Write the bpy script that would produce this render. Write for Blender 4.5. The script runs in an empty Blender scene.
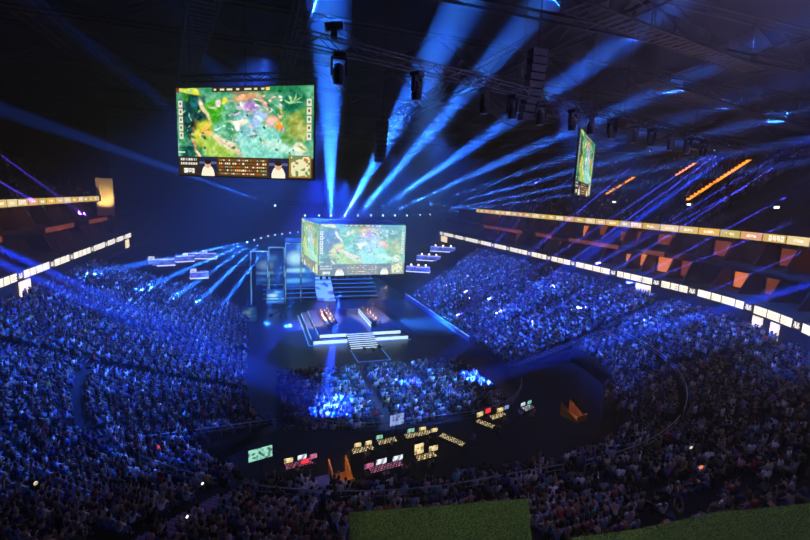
import bpy, math, random
import numpy as np
from mathutils import Vector, Matrix
random.seed(7); RNG = np.random.default_rng(11)
SC = bpy.context.scene
COL = SC.collection
PI = math.pi

# ------------------------------------------------------------------ render look
SC.view_settings.view_transform = 'Standard'
SC.view_settings.look = 'None'
SC.view_settings.gamma = 1.0
SC.view_settings.use_curve_mapping = False
SC.view_settings.exposure = 0.0
SC.cycles.use_denoising = True
SC.cycles.use_light_tree = True
SC.cycles.max_bounces = 3
SC.cycles.diffuse_bounces = 2
SC.cycles.glossy_bounces = 2
SC.cycles.volume_bounces = 0
SC.cycles.sample_clamp_indirect = 4.0

# ------------------------------------------------------------------ camera
CAM_H = 24.0
def make_camera():
    y, p, r = map(math.radians, (19.0, 9.3, 2.5))
    f = Vector((math.sin(y)*math.cos(p), math.cos(y)*math.cos(p), -math.sin(p)))
    r0 = Vector((math.cos(y), -math.sin(y), 0)); u0 = r0.cross(f)
    R = r0*math.cos(r) + u0*math.sin(r); U = u0*math.cos(r) - r0*math.sin(r)
    cd = bpy.data.cameras.new('camera'); co = bpy.data.objects.new('camera', cd); COL.objects.link(co)
    M = Matrix((R, U, -f)).transposed().to_4x4(); M.translation = Vector((0, 0, CAM_H))
    co.matrix_world = M
    cd.sensor_width = 36; cd.lens = 448/810*36; cd.clip_end = 600
    SC.camera = co
    return f, R, U
CF, CR, CU = make_camera()
def at_depth(px, py, d):                      # where a sight line from the seat reaches a given distance
    v = CF + CR*((px-405)/448) - CU*((py-270)/448)
    return Vector((0, 0, CAM_H)) + v*d

# ------------------------------------------------------------------ materials
def lin(c):
    return tuple((x/12.92 if x <= .04045 else ((x+.055)/1.055)**2.4) for x in c)
def mat(name, col, rough=.7, metal=0.0, noise=0.0, scale=4.0, emit=None, es=0.0, spec=.3):
    m = bpy.data.materials.new(name); m.use_nodes = True
    nt = m.node_tree; b = nt.nodes['Principled BSDF']
    b.inputs['Base Color'].default_value = (*col, 1); b.inputs['Roughness'].default_value = rough
    b.inputs['Metallic'].default_value = metal; b.inputs['Specular IOR Level'].default_value = spec
    if noise:
        tc = nt.nodes.new('ShaderNodeTexCoord'); n = nt.nodes.new('ShaderNodeTexNoise'); n.inputs['Scale'].default_value = scale
        n.inputs['Detail'].default_value = 6
        r = nt.nodes.new('ShaderNodeMix'); r.data_type = 'RGBA'
        r.inputs[6].default_value = (*[c*(1-noise) for c in col], 1); r.inputs[7].default_value = (*[min(1, c*(1+noise)) for c in col], 1)
        nt.links.new(tc.outputs['Object'], n.inputs['Vector']); nt.links.new(n.outputs['Fac'], r.inputs[0]); nt.links.new(r.outputs[2], b.inputs['Base Color'])
    if emit:
        b.inputs['Emission Color'].default_value = (*emit, 1); b.inputs['Emission Strength'].default_value = es
    return m
def vmat(name, rough=.8, emit=0.0):
    m = bpy.data.materials.new(name); m.use_nodes = True; nt = m.node_tree; b = nt.nodes['Principled BSDF']
    a = nt.nodes.new('ShaderNodeAttribute'); a.attribute_name = 'Col'
    b.inputs['Roughness'].default_value = rough; b.inputs['Specular IOR Level'].default_value = .2
    if emit:
        b.inputs['Base Color'].default_value = (.01, .01, .01, 1)
        nt.links.new(a.outputs['Color'], b.inputs['Emission Color']); b.inputs['Emission Strength'].default_value = emit
    else:
        nt.links.new(a.outputs['Color'], b.inputs['Base Color'])
    return m
def tread_mat(name, c1, c2):
    m = mat(name, c1, .75)
    nt = m.node_tree; b = nt.nodes['Principled BSDF']
    tc = nt.nodes.new('ShaderNodeTexCoord'); w = nt.nodes.new('ShaderNodeTexWave'); w.inputs['Scale'].default_value = 1.2; w.bands_direction = 'Z'
    x = nt.nodes.new('ShaderNodeMix'); x.data_type = 'RGBA'; x.inputs[6].default_value = (*c1, 1); x.inputs[7].default_value = (*c2, 1)
    nt.links.new(tc.outputs['Object'], w.inputs['Vector']); nt.links.new(w.outputs['Fac'], x.inputs[0]); nt.links.new(x.outputs[2], b.inputs['Base Color'])
    return m
M = dict(
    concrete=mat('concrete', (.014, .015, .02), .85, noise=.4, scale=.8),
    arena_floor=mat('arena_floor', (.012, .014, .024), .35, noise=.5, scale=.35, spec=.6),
    dark=mat('dark_steel', (.015, .015, .018), .5, .3, noise=.3),
    steel=mat('roof_steel', (.035, .033, .032), .5, .2, noise=.3),
    deck=mat('roof_deck', (.011, .0105, .010), .9, noise=.4, scale=.5),
    slat=mat('catwalk_slat', (.07, .06, .055), .6),
    drape=mat('black_drape', (.008, .008, .010), .95, noise=.4, scale=1.5),
    suitewall=mat('suite_wall', (.10, .055, .035), .7, noise=.4, scale=.7),
    beige=mat('beige_plaster', (.55, .45, .28), .8, noise=.15),
    fascia=mat('fascia', (.05, .035, .03), .6, noise=.3),
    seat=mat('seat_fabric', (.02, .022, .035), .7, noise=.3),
    stage=mat('stage_deck', (.03, .04, .07), .25, noise=.3, spec=.6),
    step=mat('step_white', (.55, .58, .65), .5),
    led_white=mat('led_white', (.8, .8, .8), .5, emit=(.62, .85, 1), es=1.3),
    led_blue=mat('led_blue', (.1, .2, .5), .5, emit=(.05, .30, 1), es=1.0),
    led_cyan=mat('led_cyan', (.1, .2, .5), .5, emit=(.22, .62, 1), es=.9),
    warmlamp=mat('warm_lamp', (.9, .7, .4), .5, emit=(1, .66, .30), es=5),
    orange=mat('orange_wall_glow', (.6, .25, .08), .5, emit=(1, .24, .035), es=.8, noise=.3),  # emission stands in for warm light on the suite walls
    orange_dim=mat('dim_orange_glow', (.4, .15, .06), .5, emit=(1, .2, .05), es=.16, noise=.3),
    amber=mat('amber_wall_glow', (.6, .35, .12), .5, emit=(1, .55, .16), es=.8),
    portal=mat('portal_light', (.8, .7, .5), .5, emit=(1, .78, .48), es=1.3),
    turf=mat('green_turf', (.11, .165, .045), .95, noise=.6, scale=9),
    orangewall=mat('orange_wall', (.75, .30, .05), .7, emit=(1, .38, .05), es=.0),
    bluewall=mat('blue_wall', (.15, .2, .6), .7),
    desk=mat('desk_black', (.02, .02, .022), .5),
    rail=mat('rail_glass_edge', (.35, .38, .45), .35, .3),
    skin=mat('skin', (.45, .26, .18), .6), skin_dark=mat('skin_dark', (.16, .08, .05), .6), skin_tan=mat('skin_tan', (.33, .18, .11), .6),
    monitor=mat('monitor_white', (.8, .8, .8), .4, emit=(.80, .92, 1), es=1.3),
    monitor_warm=mat('monitor_yellow', (.8, .7, .4), .4, emit=(1, .78, .36), es=1.3),
    monitor_blue=mat('monitor_blue', (.4, .5, .8), .4, emit=(.35, .50, 1), es=.9),
    monitor_pink=mat('monitor_pink', (.8, .4, .6), .4, emit=(1, .25, .45), es=.7),
    monitor_red=mat('monitor_red', (.8, .1, .1), .4, emit=(1, .03, .04), es=1.3),
    monitor_green=mat('monitor_green', (.4, .7, .6), .4, emit=(.35, .85, .62), es=1.0),
    green_glow=mat('green_glow', (.3, .8, .1), .4, emit=(.45, 1, .05), es=1.5),
    lens=mat('lamp_lens', (.7, .8, 1), .2, emit=(.45, .65, 1), es=6),
    crowd=vmat('crowd_cloth'), ledpix=vmat('led_pixels', emit=1.15), ribbonpix=vmat('ribbon_pixels', emit=1.35), cubepix=vmat('cube_pixels', emit=1.5),
    monitor_plain=mat('white_lamp', (.8, .8, .8), .4, emit=(.85, .95, 1), es=3), orangeglow=mat('orange_glow', (.9, .3, .1), .4, emit=(1, .22, .05), es=1.2),
    stair_led=mat('stair_edge_amber', (.8, .4, .1), .5, emit=(1, .27, .02), es=2.6),
    stair_edge=mat('stair_nosing', (.38, .30, .46), .6),
    purple=mat('purple_carpet', (.30, .16, .30), .85, noise=.3),
)

def busy(m, scale):      # windows and text on a lit screen: a brick pattern of brighter and darker fields
    nt = m.node_tree; b = nt.nodes['Principled BSDF']; c = tuple(b.inputs['Emission Color'].default_value)
    tc = nt.nodes.new('ShaderNodeTexCoord'); k = nt.nodes.new('ShaderNodeTexVoronoi'); k.inputs['Scale'].default_value = scale; k.distance = 'CHEBYCHEV'
    r = nt.nodes.new('ShaderNodeValToRGB'); r.color_ramp.elements[0].position = .25; r.color_ramp.elements[0].color = tuple(x*.12 for x in c[:3])+(1,); r.color_ramp.elements[1].position = .5; r.color_ramp.elements[1].color = c
    s_ = nt.nodes.new('ShaderNodeSeparateColor'); nt.links.new(tc.outputs['Object'], k.inputs['Vector']); nt.links.new(k.outputs['Color'], s_.inputs[0]); nt.links.new(s_.outputs[0], r.inputs[0]); nt.links.new(r.outputs[0], b.inputs['Emission Color'])
for k_, v_ in (('monitor_warm', 7), ('monitor_blue', 6), ('monitor_pink', 6), ('monitor_green', 5), ('monitor', 3.2), ('led_cyan', .6)): busy(M[k_], v_)
# ------------------------------------------------------------------ mesh helpers
class MB:
    def __init__(s): s.v = []; s.f = []; s.c = []; s.n = 0
    def add(s, v, f, col=None):
        v = np.asarray(v, float); s.v.append(v); s.f.extend([tuple(i+s.n for i in q) for q in f]); s.n += len(v)
        if col is not None: s.c.extend([col]*len(f))
        return s
    def hexa(s, p, col=None):   # 8 corners: bottom ring 0-3, top ring 4-7
        return s.add(p, [(0, 3, 2, 1), (4, 5, 6, 7), (0, 1, 5, 4), (1, 2, 6, 5), (2, 3, 7, 6), (3, 0, 4, 7)], col)
    def box(s, x0, y0, z0, x1, y1, z1, col=None):
        return s.hexa([(x0, y0, z0), (x1, y0, z0), (x1, y1, z0), (x0, y1, z0), (x0, y0, z1), (x1, y0, z1), (x1, y1, z1), (x0, y1, z1)], col)
    def obox(s, c, u, w, h, lx, ly, lz, col=None):   # oriented box around c with axes u, w, h
        c, u, w, h = map(Vector, (c, u, w, h)); P = []
        for dz in (-1, 1):
            for dx, dy in ((-1, -1), (1, -1), (1, 1), (-1, 1)):
                P.append(c + u*dx*lx/2 + w*dy*ly/2 + h*dz*lz/2)
        return s.hexa(P, col)
    def bar(s, a, b, r=.05, k=4, r2=None, col=None):
        a, b = Vector(a), Vector(b); d = (b-a).normalized(); t = Vector((0, 0, 1)) if abs(d.z) < .9 else Vector((1, 0, 0))
        u = d.cross(t).normalized(); w = d.cross(u); r2 = r if r2 is None else r2
        P = [a + (u*math.cos(q)+w*math.sin(q))*r for q in [2*PI*(i+.5)/k for i in range(k)]] + [b + (u*math.cos(q)+w*math.sin(q))*r2 for q in [2*PI*(i+.5)/k for i in range(k)]]
        return s.add(P, [(i, (i+1) % k, k+(i+1) % k, k+i) for i in range(k)] + [tuple(range(k))[::-1], tuple(range(k, 2*k))], col)
    def lathe(s, prof, k=12, c=(0, 0, 0), col=None):   # profile of (r, z)
        P = []; F = []
        for r, z in prof: P += [(c[0]+r*math.cos(2*PI*i/k), c[1]+r*math.sin(2*PI*i/k), c[2]+z) for i in range(k)]
        for j in range(len(prof)-1): F += [(j*k+i, j*k+(i+1) % k, (j+1)*k+(i+1) % k, (j+1)*k+i) for i in range(k)]
        F += [tuple(range(k))[::-1], tuple(range((len(prof)-1)*k, len(prof)*k))]
        return s.add(P, F, col)
    def build(s, name, m, parent=None, bevel=0):
        me = bpy.data.meshes.new(name); V = np.concatenate(s.v) if s.v else np.zeros((0, 3))
        me.from_pydata([tuple(x) for x in V], [], s.f)
        if s.c:
            at = me.color_attributes.new('Col', 'FLOAT_COLOR', 'CORNER')
            nl = [len(f) for f in s.f]; C = np.repeat(np.array([(*c, 1) for c in s.c], np.float32), nl, axis=0)
            at.data.foreach_set('color', C.ravel())
        for mm in (m if isinstance(m, (list, tuple)) else [m]): me.materials.append(mm)
        return link(name, me, parent, bevel)
def link(name, me, parent=None, bevel=0):
    o = bpy.data.objects.new(name, me); COL.objects.link(o)
    if parent: o.parent = parent
    if bevel:
        b = o.modifiers.new('bevel', 'BEVEL'); b.width = bevel; b.segments = 2
    return o
def empty(name, loc=(0, 0, 0), rz=0):
    o = bpy.data.objects.new(name, None); COL.objects.link(o); o.location = loc; o.rotation_euler = (0, 0, rz); return o
def tag(o, label, cat, group=None, kind=None):
    o['label'] = label; o['category'] = cat
    if group: o['group'] = group
    if kind: o['kind'] = kind
    return o
def struct(o, label=None):
    o['kind'] = 'structure'
    if label: o['label'] = label
    return o
def copy_tree(o, parent=None):
    c = o.copy(); COL.objects.link(c)
    if parent: c.parent = parent
    for ch in list(o.children): copy_tree(ch, c)
    return c
def strips(name, m, verts, faces, cols=None, smooth=False):
    me = bpy.data.meshes.new(name); verts = np.asarray(verts, np.float32); faces = np.asarray(faces, np.int32)
    nf, k = faces.shape
    me.vertices.add(len(verts)); me.vertices.foreach_set('co', verts.ravel())
    me.loops.add(nf*k); me.loops.foreach_set('vertex_index', faces.ravel())
    me.polygons.add(nf); me.polygons.foreach_set('loop_start', np.arange(0, nf*k, k, dtype=np.int32))
    me.update(calc_edges=True)
    if cols is not None:
        at = me.color_attributes.new('Col', 'FLOAT_COLOR', 'CORNER')
        C = np.ones((nf, k, 4), np.float32); C[:, :, :3] = np.asarray(cols, np.float32)[:, None, :]
        at.data.foreach_set('color', C.ravel())
    me.materials.append(m)
    return link(name, me)

# ------------------------------------------------------------------ the oval of the hall
YL, YR = 132.0, 146.0            # far ends of the two long sides
R0 = 14.0
def ring(s, u0=None, u1=None, step=2.0):
    """points (x, y, inward normal) along the oval set back by s from the floor edge, from the far end of one side round the near end to the other"""
    r = R0+s; P = []
    n = int((YL-52)/step)
    for i in range(n): P.append((-1-s, YL-(YL-52)*i/n, 1, 0))
    k = max(10, int(14+s/2))
    for i in range(k):
        a = PI + PI/2*i/k; P.append((13+r*math.cos(a), 52+r*math.sin(a), -math.cos(a), -math.sin(a)))
    for i in range(4): P.append((13+8*i/4, 38-s, 0, 1))
    for i in range(k):
        a = 1.5*PI + PI/2*i/k; P.append((21+r*math.cos(a), 52+r*math.sin(a), -math.cos(a), -math.sin(a)))
    n = int((YR-52)/step)
    for i in range(n+1): P.append((35+s, 52+(YR-52)*i/n, -1, 0))
    return P
KR = 26
def ring_fixed(s, sides='LNR', y_lo=None):
    """same oval with a fixed number of points so that rings at different s can be joined"""
    r = R0+s; P = []
    if 'L' in sides:
        lo = y_lo if y_lo else 52
        for i in range(30): P.append((-1-s, YL-(YL-lo)*i/30))
        P.append((-1-s, lo+.001))
    if 'N' in sides:
        for i in range(KR+1):
            a = PI + PI/2*i/KR; P.append((13+r*math.cos(a), 52+r*math.sin(a)))
        for i in range(KR+1):
            a = 1.5*PI + PI/2*i/KR; P.append((21+r*math.cos(a), 52+r*math.sin(a)))
    if 'C' in sides:      # only the last part of the near corner on the far-from-camera side
        for i in range(13):
            a = 1.5*PI + PI/2*(.5+.5*i/12); P.append((21+r*math.cos(a), 52+r*math.sin(a)))
    if 'R' in sides:
        for i in range(31): P.append((35+s, 52+(YR-52)*i/30))
    return P
def sweep(name, m, prof, sides='LNR', y_lo=None, closed=False):
    """sweep a profile of (s, z) along the oval"""
    rows = [[(x, y, z) for x, y in ring_fixed(s, sides, y_lo)] for s, z in prof]
    n = len(rows[0]); V = [p for r in rows for p in r]; F = []
    J = len(rows)
    for j in range(J if closed else J-1):
        k = (j+1) % J
        for i in range(n-1): F.append((j*n+i, j*n+i+1, k*n+i+1, k*n+i))
    return strips(name, m, V, F)

# ------------------------------------------------------------------ tiers
ROWD = .86
def low_z(s):
    return .6+.30*s if s < 15 else 5.1+.35+.34*(s-15)
def s_min(f):        # where the seated rows start round the near corner (f runs from one long side to the other)
    return 0.0 if f < .2 else 7.74+3.9*max(0, 1-(abs(f-.47)/.27)**4)+(1.6 if f > .8 else 0)
ROWS_LOW = [i*ROWD for i in range(0, 31)]          # front edges of the rows
def build_shell():
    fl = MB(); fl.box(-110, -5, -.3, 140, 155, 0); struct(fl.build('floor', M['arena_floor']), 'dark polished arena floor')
    prof = [(-.05, 0)]
    for s in ROWS_LOW:
        z = low_z(s); prof += [(s, z), (s+ROWD, z)]
    prof += [(27.2, low_z(26.5)), (27.2, 11.5), (27.6, 11.5)]
    # below the near corner the first rows are left out for the technical platform
    L = ring_fixed
    rowsL = [[(x, y, z) for x, y in ring_fixed(s, 'L', 44+0)] for s, z in prof]
    def sw(name, pr, sides, y_lo=None):
        o = sweep(name, M['concrete'], pr, sides, y_lo); struct(o); return o
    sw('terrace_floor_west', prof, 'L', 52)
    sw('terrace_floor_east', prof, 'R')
    def smin_pts(s, z):
        P = ring_fixed(s, 'N'); out = []
        n = len(P)
        for i in range(n):
            sm = s_min(i/(n-1)); q = ring_fixed(max(s, sm), 'N')[i] if s < sm else P[i]; out.append((q[0], q[1], 1.0 if s < sm else z))
        return out
    profn = [(-.05, 0.0)] + [p for p in prof if p[0] >= 0]
    R_ = [smin_pts(s, z) for s, z in profn]; n_ = len(R_[0])
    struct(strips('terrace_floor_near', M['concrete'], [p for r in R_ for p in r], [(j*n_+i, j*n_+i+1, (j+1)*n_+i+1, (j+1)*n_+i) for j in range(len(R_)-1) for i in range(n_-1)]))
    # platform under the technical desks
    P, Q, Q0 = ([(x, y, z) for x, y in ring_fixed(s_, 'N')][12:] for s_, z in ((11.8, 1.0), (-1.5, 1.0), (-1.5, 0.0)))
    n = len(P); F = [(i, i+1, n+i+1, n+i) for i in range(n-1)] + [(n+i, n+i+1, 2*n+i+1, 2*n+i) for i in range(n-1)]
    struct(strips('platform_floor', M['drape'], P+Q+Q0, F))
    # hanging balconies between the two light ribbons
    for sd, sides, lo in (('west', 'L', 52), ('east', 'CR', None)):
        struct(sweep('balcony_slab_'+sd, M['fascia'], [(27.0, 11.4), (27.0, 12.75), (27.2, 12.75), (27.2, 11.9), (28.4, 11.9), (28.4, 12.3), (29.4, 12.3), (29.4, 12.7), (33, 12.7), (33, 11.4)], sides, lo, True))
        struct(sweep('suite_wall_'+sd, M['fascia'], [(33, 12.7), (33, 16.2)], sides, lo))
        struct(sweep('upper_balcony_slab_'+sd, M['fascia'], [(29.6, 15.9), (29.6, 16.9), (29.8, 16.9), (29.8, 16.3), (31, 16.3), (31, 16.7), (34.5, 16.7), (34.5, 15.9)], sides, lo, True))
        struct(sweep('upper_suite_wall_'+sd, M['fascia'], [(34.4, 16.7), (34.4, 20.3)], sides, lo))
        pu = [(31.5, 20.0), (31.5, 21.35), (31.7, 21.35), (31.7, 20.6)]
        for i in range(34):
            s = 32+i*.85; z = 20.9+i*.48; pu += [(s, z), (s+.85, z)]
        pu += [(61.5, 37.5), (61.5, 41)]
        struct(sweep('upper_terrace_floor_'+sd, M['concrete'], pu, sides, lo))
        struct(sweep('soffit_'+sd, M['drape'], [(31.5, 20.0), (36, 20.0)], sides, lo))
    w = MB(); w.box(-75, 150, 0, 110, 150.5, 42); struct(w.build('wall_back', M['drape']))
    w = MB(); w.box(-75, -5, 0, -74.5, 150, 42); struct(w.build('wall_left', M['drape']))
    w = MB(); w.box(110, -5, 0, 110.5, 150, 42); struct(w.build('wall_right', M['drape']))
    w = MB(); w.box(-75, -5.5, 0, 110, -5, 42); struct(w.build('wall_near', M['drape']))
    w = MB(); w.box(-75, -5, 41, 110, 150, 41.4); struct(w.build('ceiling', M['deck']))
    # end walls of the stands and the drape beside the stage
    w = MB(); w.box(-62, 121, 11, -31, 121.4, 41); struct(w.build('wall_end_west', M['drape']))
    w = MB(); w.box(-33.4, 119.6, 16.6, -30.0, 119.9, 25.2); struct(w.build('wall_lit_end', M['beige']))
build_shell()

# ------------------------------------------------------------------ ribbons of light
GLY = {'o': ['111', '101', '101', '111'], 'p': ['111', '101', '111', '100']}
def path_of(s, y0, y1, side):
    pts = []
    if side == 'W':
        y = y0
        while y <= y1: pts.append((-1-s, y)); y += .15
    else:   # from the corner (angle) to far end
        r = R0+s; a = 1.5*PI+PI/2*.38
        while a < 2*PI: pts.append((21+r*math.cos(a), 52+r*math.sin(a))); a += .15/r
        y = 52
        while y <= y1: pts.append((35+s, y)); y += .15
    return pts
def ribbon(name, s, z0, z1, side, y0, y1, kind, label):
    P = path_of(s, y0, y1, side); n = len(P); H = 6; V = []; F = []; C = []
    for h in range(H+1):
        for x, y in P: V.append((x, y, z0+(z1-z0)*h/H))
    rnd = random.Random(3 if side == 'W' else 5)
    pat = []      # per column list of H colours
    if kind == 'white':
        W = (1, .93, .78); K = (.01, .01, .015); G = (.42, .38, .36)
        while len(pat) < n:
            # a long block of three or four white words, then a small emblem
            for k in range(rnd.choice((3, 4))):
                for i in range(rnd.randint(9, 15)): pat.append([W]*H if rnd.random() > .22 else [W, G, W, G, W, W])
                pat.append([K]*H)
            pat += [[K]*H]*2
            for i in range(7): pat.append([K, W if 1 < i < 5 else G, G if i % 2 else W, W if i % 3 else K, W if i in (1, 5) else G, K])
            pat += [[K]*H]*2
    else:
        cols = [(.98, .56, .10), (.9, .62, .20), (1, .78, .38), (.78, .50, .12), (.90, .44, .20), (.70, .56, .14)]
        k = 0
        while len(pat) < n:
            c = cols[k % len(cols)]; k += 1; Wd = rnd.randint(17, 24); b = (c[0]*.75, c[1]*.75, c[2]*.75)
            a, e = Wd//4, 3*Wd//4
            word = 'oppo' if k % 7 == 3 else None
            for i in range(Wd):
                colm = [b]*H
                if word and 2 <= i < 18 and (i-2) % 4 < 3 and (i-2)//4 < 4:
                    g = GLY[word[(i-2)//4]]; colm = [b]+[((1, .98, .85) if g[3-j][(i-2) % 4] == '1' else b) for j in range(4)]+[b]
                elif not word and a < i < e: colm = [b, b]+[((1, .96, .8) if rnd.random() > .35 else b) for _ in range(2)]+[b, b]
                pat.append(colm)
            pat.append([(.05, .03, .01)]*H)
    for h in range(H):
        for i in range(n-1):
            F.append((h*n+i, h*n+i+1, (h+1)*n+i+1, (h+1)*n+i)); C.append(pat[i][h])
    o = strips(name, M['ribbonpix'], V, F, C); tag(o, label, 'display')
    return o
RB = 'ribbon displays on the balcony fronts'
ribbon('ribbon_display', 26.9, 11.5, 12.5, 'W', 52, 124, 'white', 'thin white ribbon display on the lower balcony of the stand beside the blue screen')
ribbon('ribbon_display', 31.4, 20.15, 21.2, 'W', 52, 118, 'gold', 'golden sponsor ribbon display ending at the beige lit wall')
ribbon('ribbon_display', 26.9, 11.5, 12.5, 'E', 0, 144, 'white', 'long curved white ribbon display along the balcony above the warm lamp pods')
ribbon('ribbon_display', 31.4, 20.15, 21.2, 'E', 0, 127, 'gold', 'long golden sponsor ribbon display under the big dark upper tier')

# ------------------------------------------------------------------ suites: partitions and glowing panels that imitate lit walls
def suites():
    rnd = random.Random(21)
    def frame(side, y):
        return (lambda s, z: (-1-s, y, z)) if side == 'W' else (lambda s, z: (35+s, y, z))
    for side, y0, y1 in (('W', 58, 120), ('E', 34, 126)):
        x = (lambda s: -1-s) if side == 'W' else (lambda s: 35+s)
        for lvl, (sp, sb, zf, zc) in enumerate(((29.6, 33, 12.7, 15.9), (31.2, 34.4, 16.7, 20.0))):
            y = 52 if side == 'E' else y0
            while y < y1:
                m = MB()
                m.hexa([(x(sp), y-.15, zf), (x(sb), y-.15, zf), (x(sb), y+.15, zf), (x(sp), y+.15, zf),
                        (x(sp+1.6), y-.15, zc), (x(sb), y-.15, zc), (x(sb), y+.15, zc), (x(sp+1.6), y+.15, zc)])
                struct(m.build('partition_wall', M['suitewall']))
                q = rnd.random()
                if side == 'W': q *= .75
                mm = M['orange'] if q < .24 else M['orange_dim'] if q < .58 else M['amber'] if q < .69 else None
                if mm:
                    w0 = y+.3+rnd.random()*1.2; w1 = w0+1.2+rnd.random()*2.8
                    w = MB(); xa, xb = sorted((x(sb-.02), x(sb-.12))); w.box(xa, w0, zf+.2+rnd.random()*1.0, xb, w1, zc-.2-rnd.random()*.9)
                    struct(w.build('wall_glow_suite', mm))  # glowing panel in place of a lit back wall
                y += rnd.choice((3.4, 5.2, 6.6))
    # curved part of the near corner
    for k in range(7):
        a = 1.5*PI + PI/2*(.52+.48*k/7)
        for sp, sb, zf, zc in ((29.6, 33, 12.7, 15.9), (31.2, 34.4, 16.7, 20.0)):
            def P(s, z, da): r = R0+s; return (21+r*math.cos(a+da), 52+r*math.sin(a+da), z)
            m = MB(); d = .004
            m.hexa([P(sp, zf, -d), P(sb, zf, -d), P(sb, zf, d), P(sp, zf, d), P(sp+1.6, zc, -d), P(sb, zc, -d), P(sb, zc, d), P(sp+1.6, zc, d)])
            struct(m.build('partition_wall', M['suitewall']))
            if (k*7+int(zf)) % 3:
                w = MB(); e = .03
                w.hexa([P(sb-.15, zf+.3, e), P(sb-.05, zf+.3, e), P(sb-.05, zf+.3, e+.06), P(sb-.15, zf+.3, e+.06), P(sb-.15, zc-.7, e), P(sb-.05, zc-.7, e), P(sb-.05, zc-.7, e+.06), P(sb-.15, zc-.7, e+.06)])
                struct(w.build('wall_glow_suite', M['orange'] if k % 2 else M['orange_dim']))
    # warm strip along parts of the upper suite front
    for side, yy in (('W', ((66, 71), (84, 96), (104, 116))), ('E', ((56, 60), (66, 80), (86, 92), (98, 118)))):
        for a, b in yy:
            m = MB(); X = (-1-29.52, -1-29.58) if side == 'W' else (35+29.52, 35+29.58); X = sorted(X)
            m.box(X[0], a, 16.0, X[1], b, 16.75); struct(m.build('trim_suite_front', M['orange_dim']))
    # lit mouths of the walkways below the lower ribbon
    for (x0, y0, x1, y1) in ((-28.05, 68, -28.05, 71), (62.05, 55.5, 62.05, 58.5), (62.05, 138, 62.05, 143), (-28.05, 119, -28.05, 122)):
        m = MB(); s = 1 if x0 < 0 else -1
        m.box(min(x0, x0+s*.12), y0, 9.3, max(x0, x0+s*.12), y1, 11.2); struct(m.build('door_walkway', M['portal']))
    for a0, wd in ((-.40, .04), (-.47, .035)):
        r = R0+27.05; P = lambda a, r, z: (21+r*math.cos(a), 52+r*math.sin(a), z)
        m = MB(); m.hexa([P(a0, r, 9.3), P(a0, r-.12, 9.3), P(a0+wd, r-.12, 9.3), P(a0+wd, r, 9.3), P(a0, r, 11.2), P(a0, r-.12, 11.2), P(a0+wd, r-.12, 11.2), P(a0+wd, r, 11.2)])
        struct(m.build('door_walkway', M['portal']))
suites()

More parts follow.
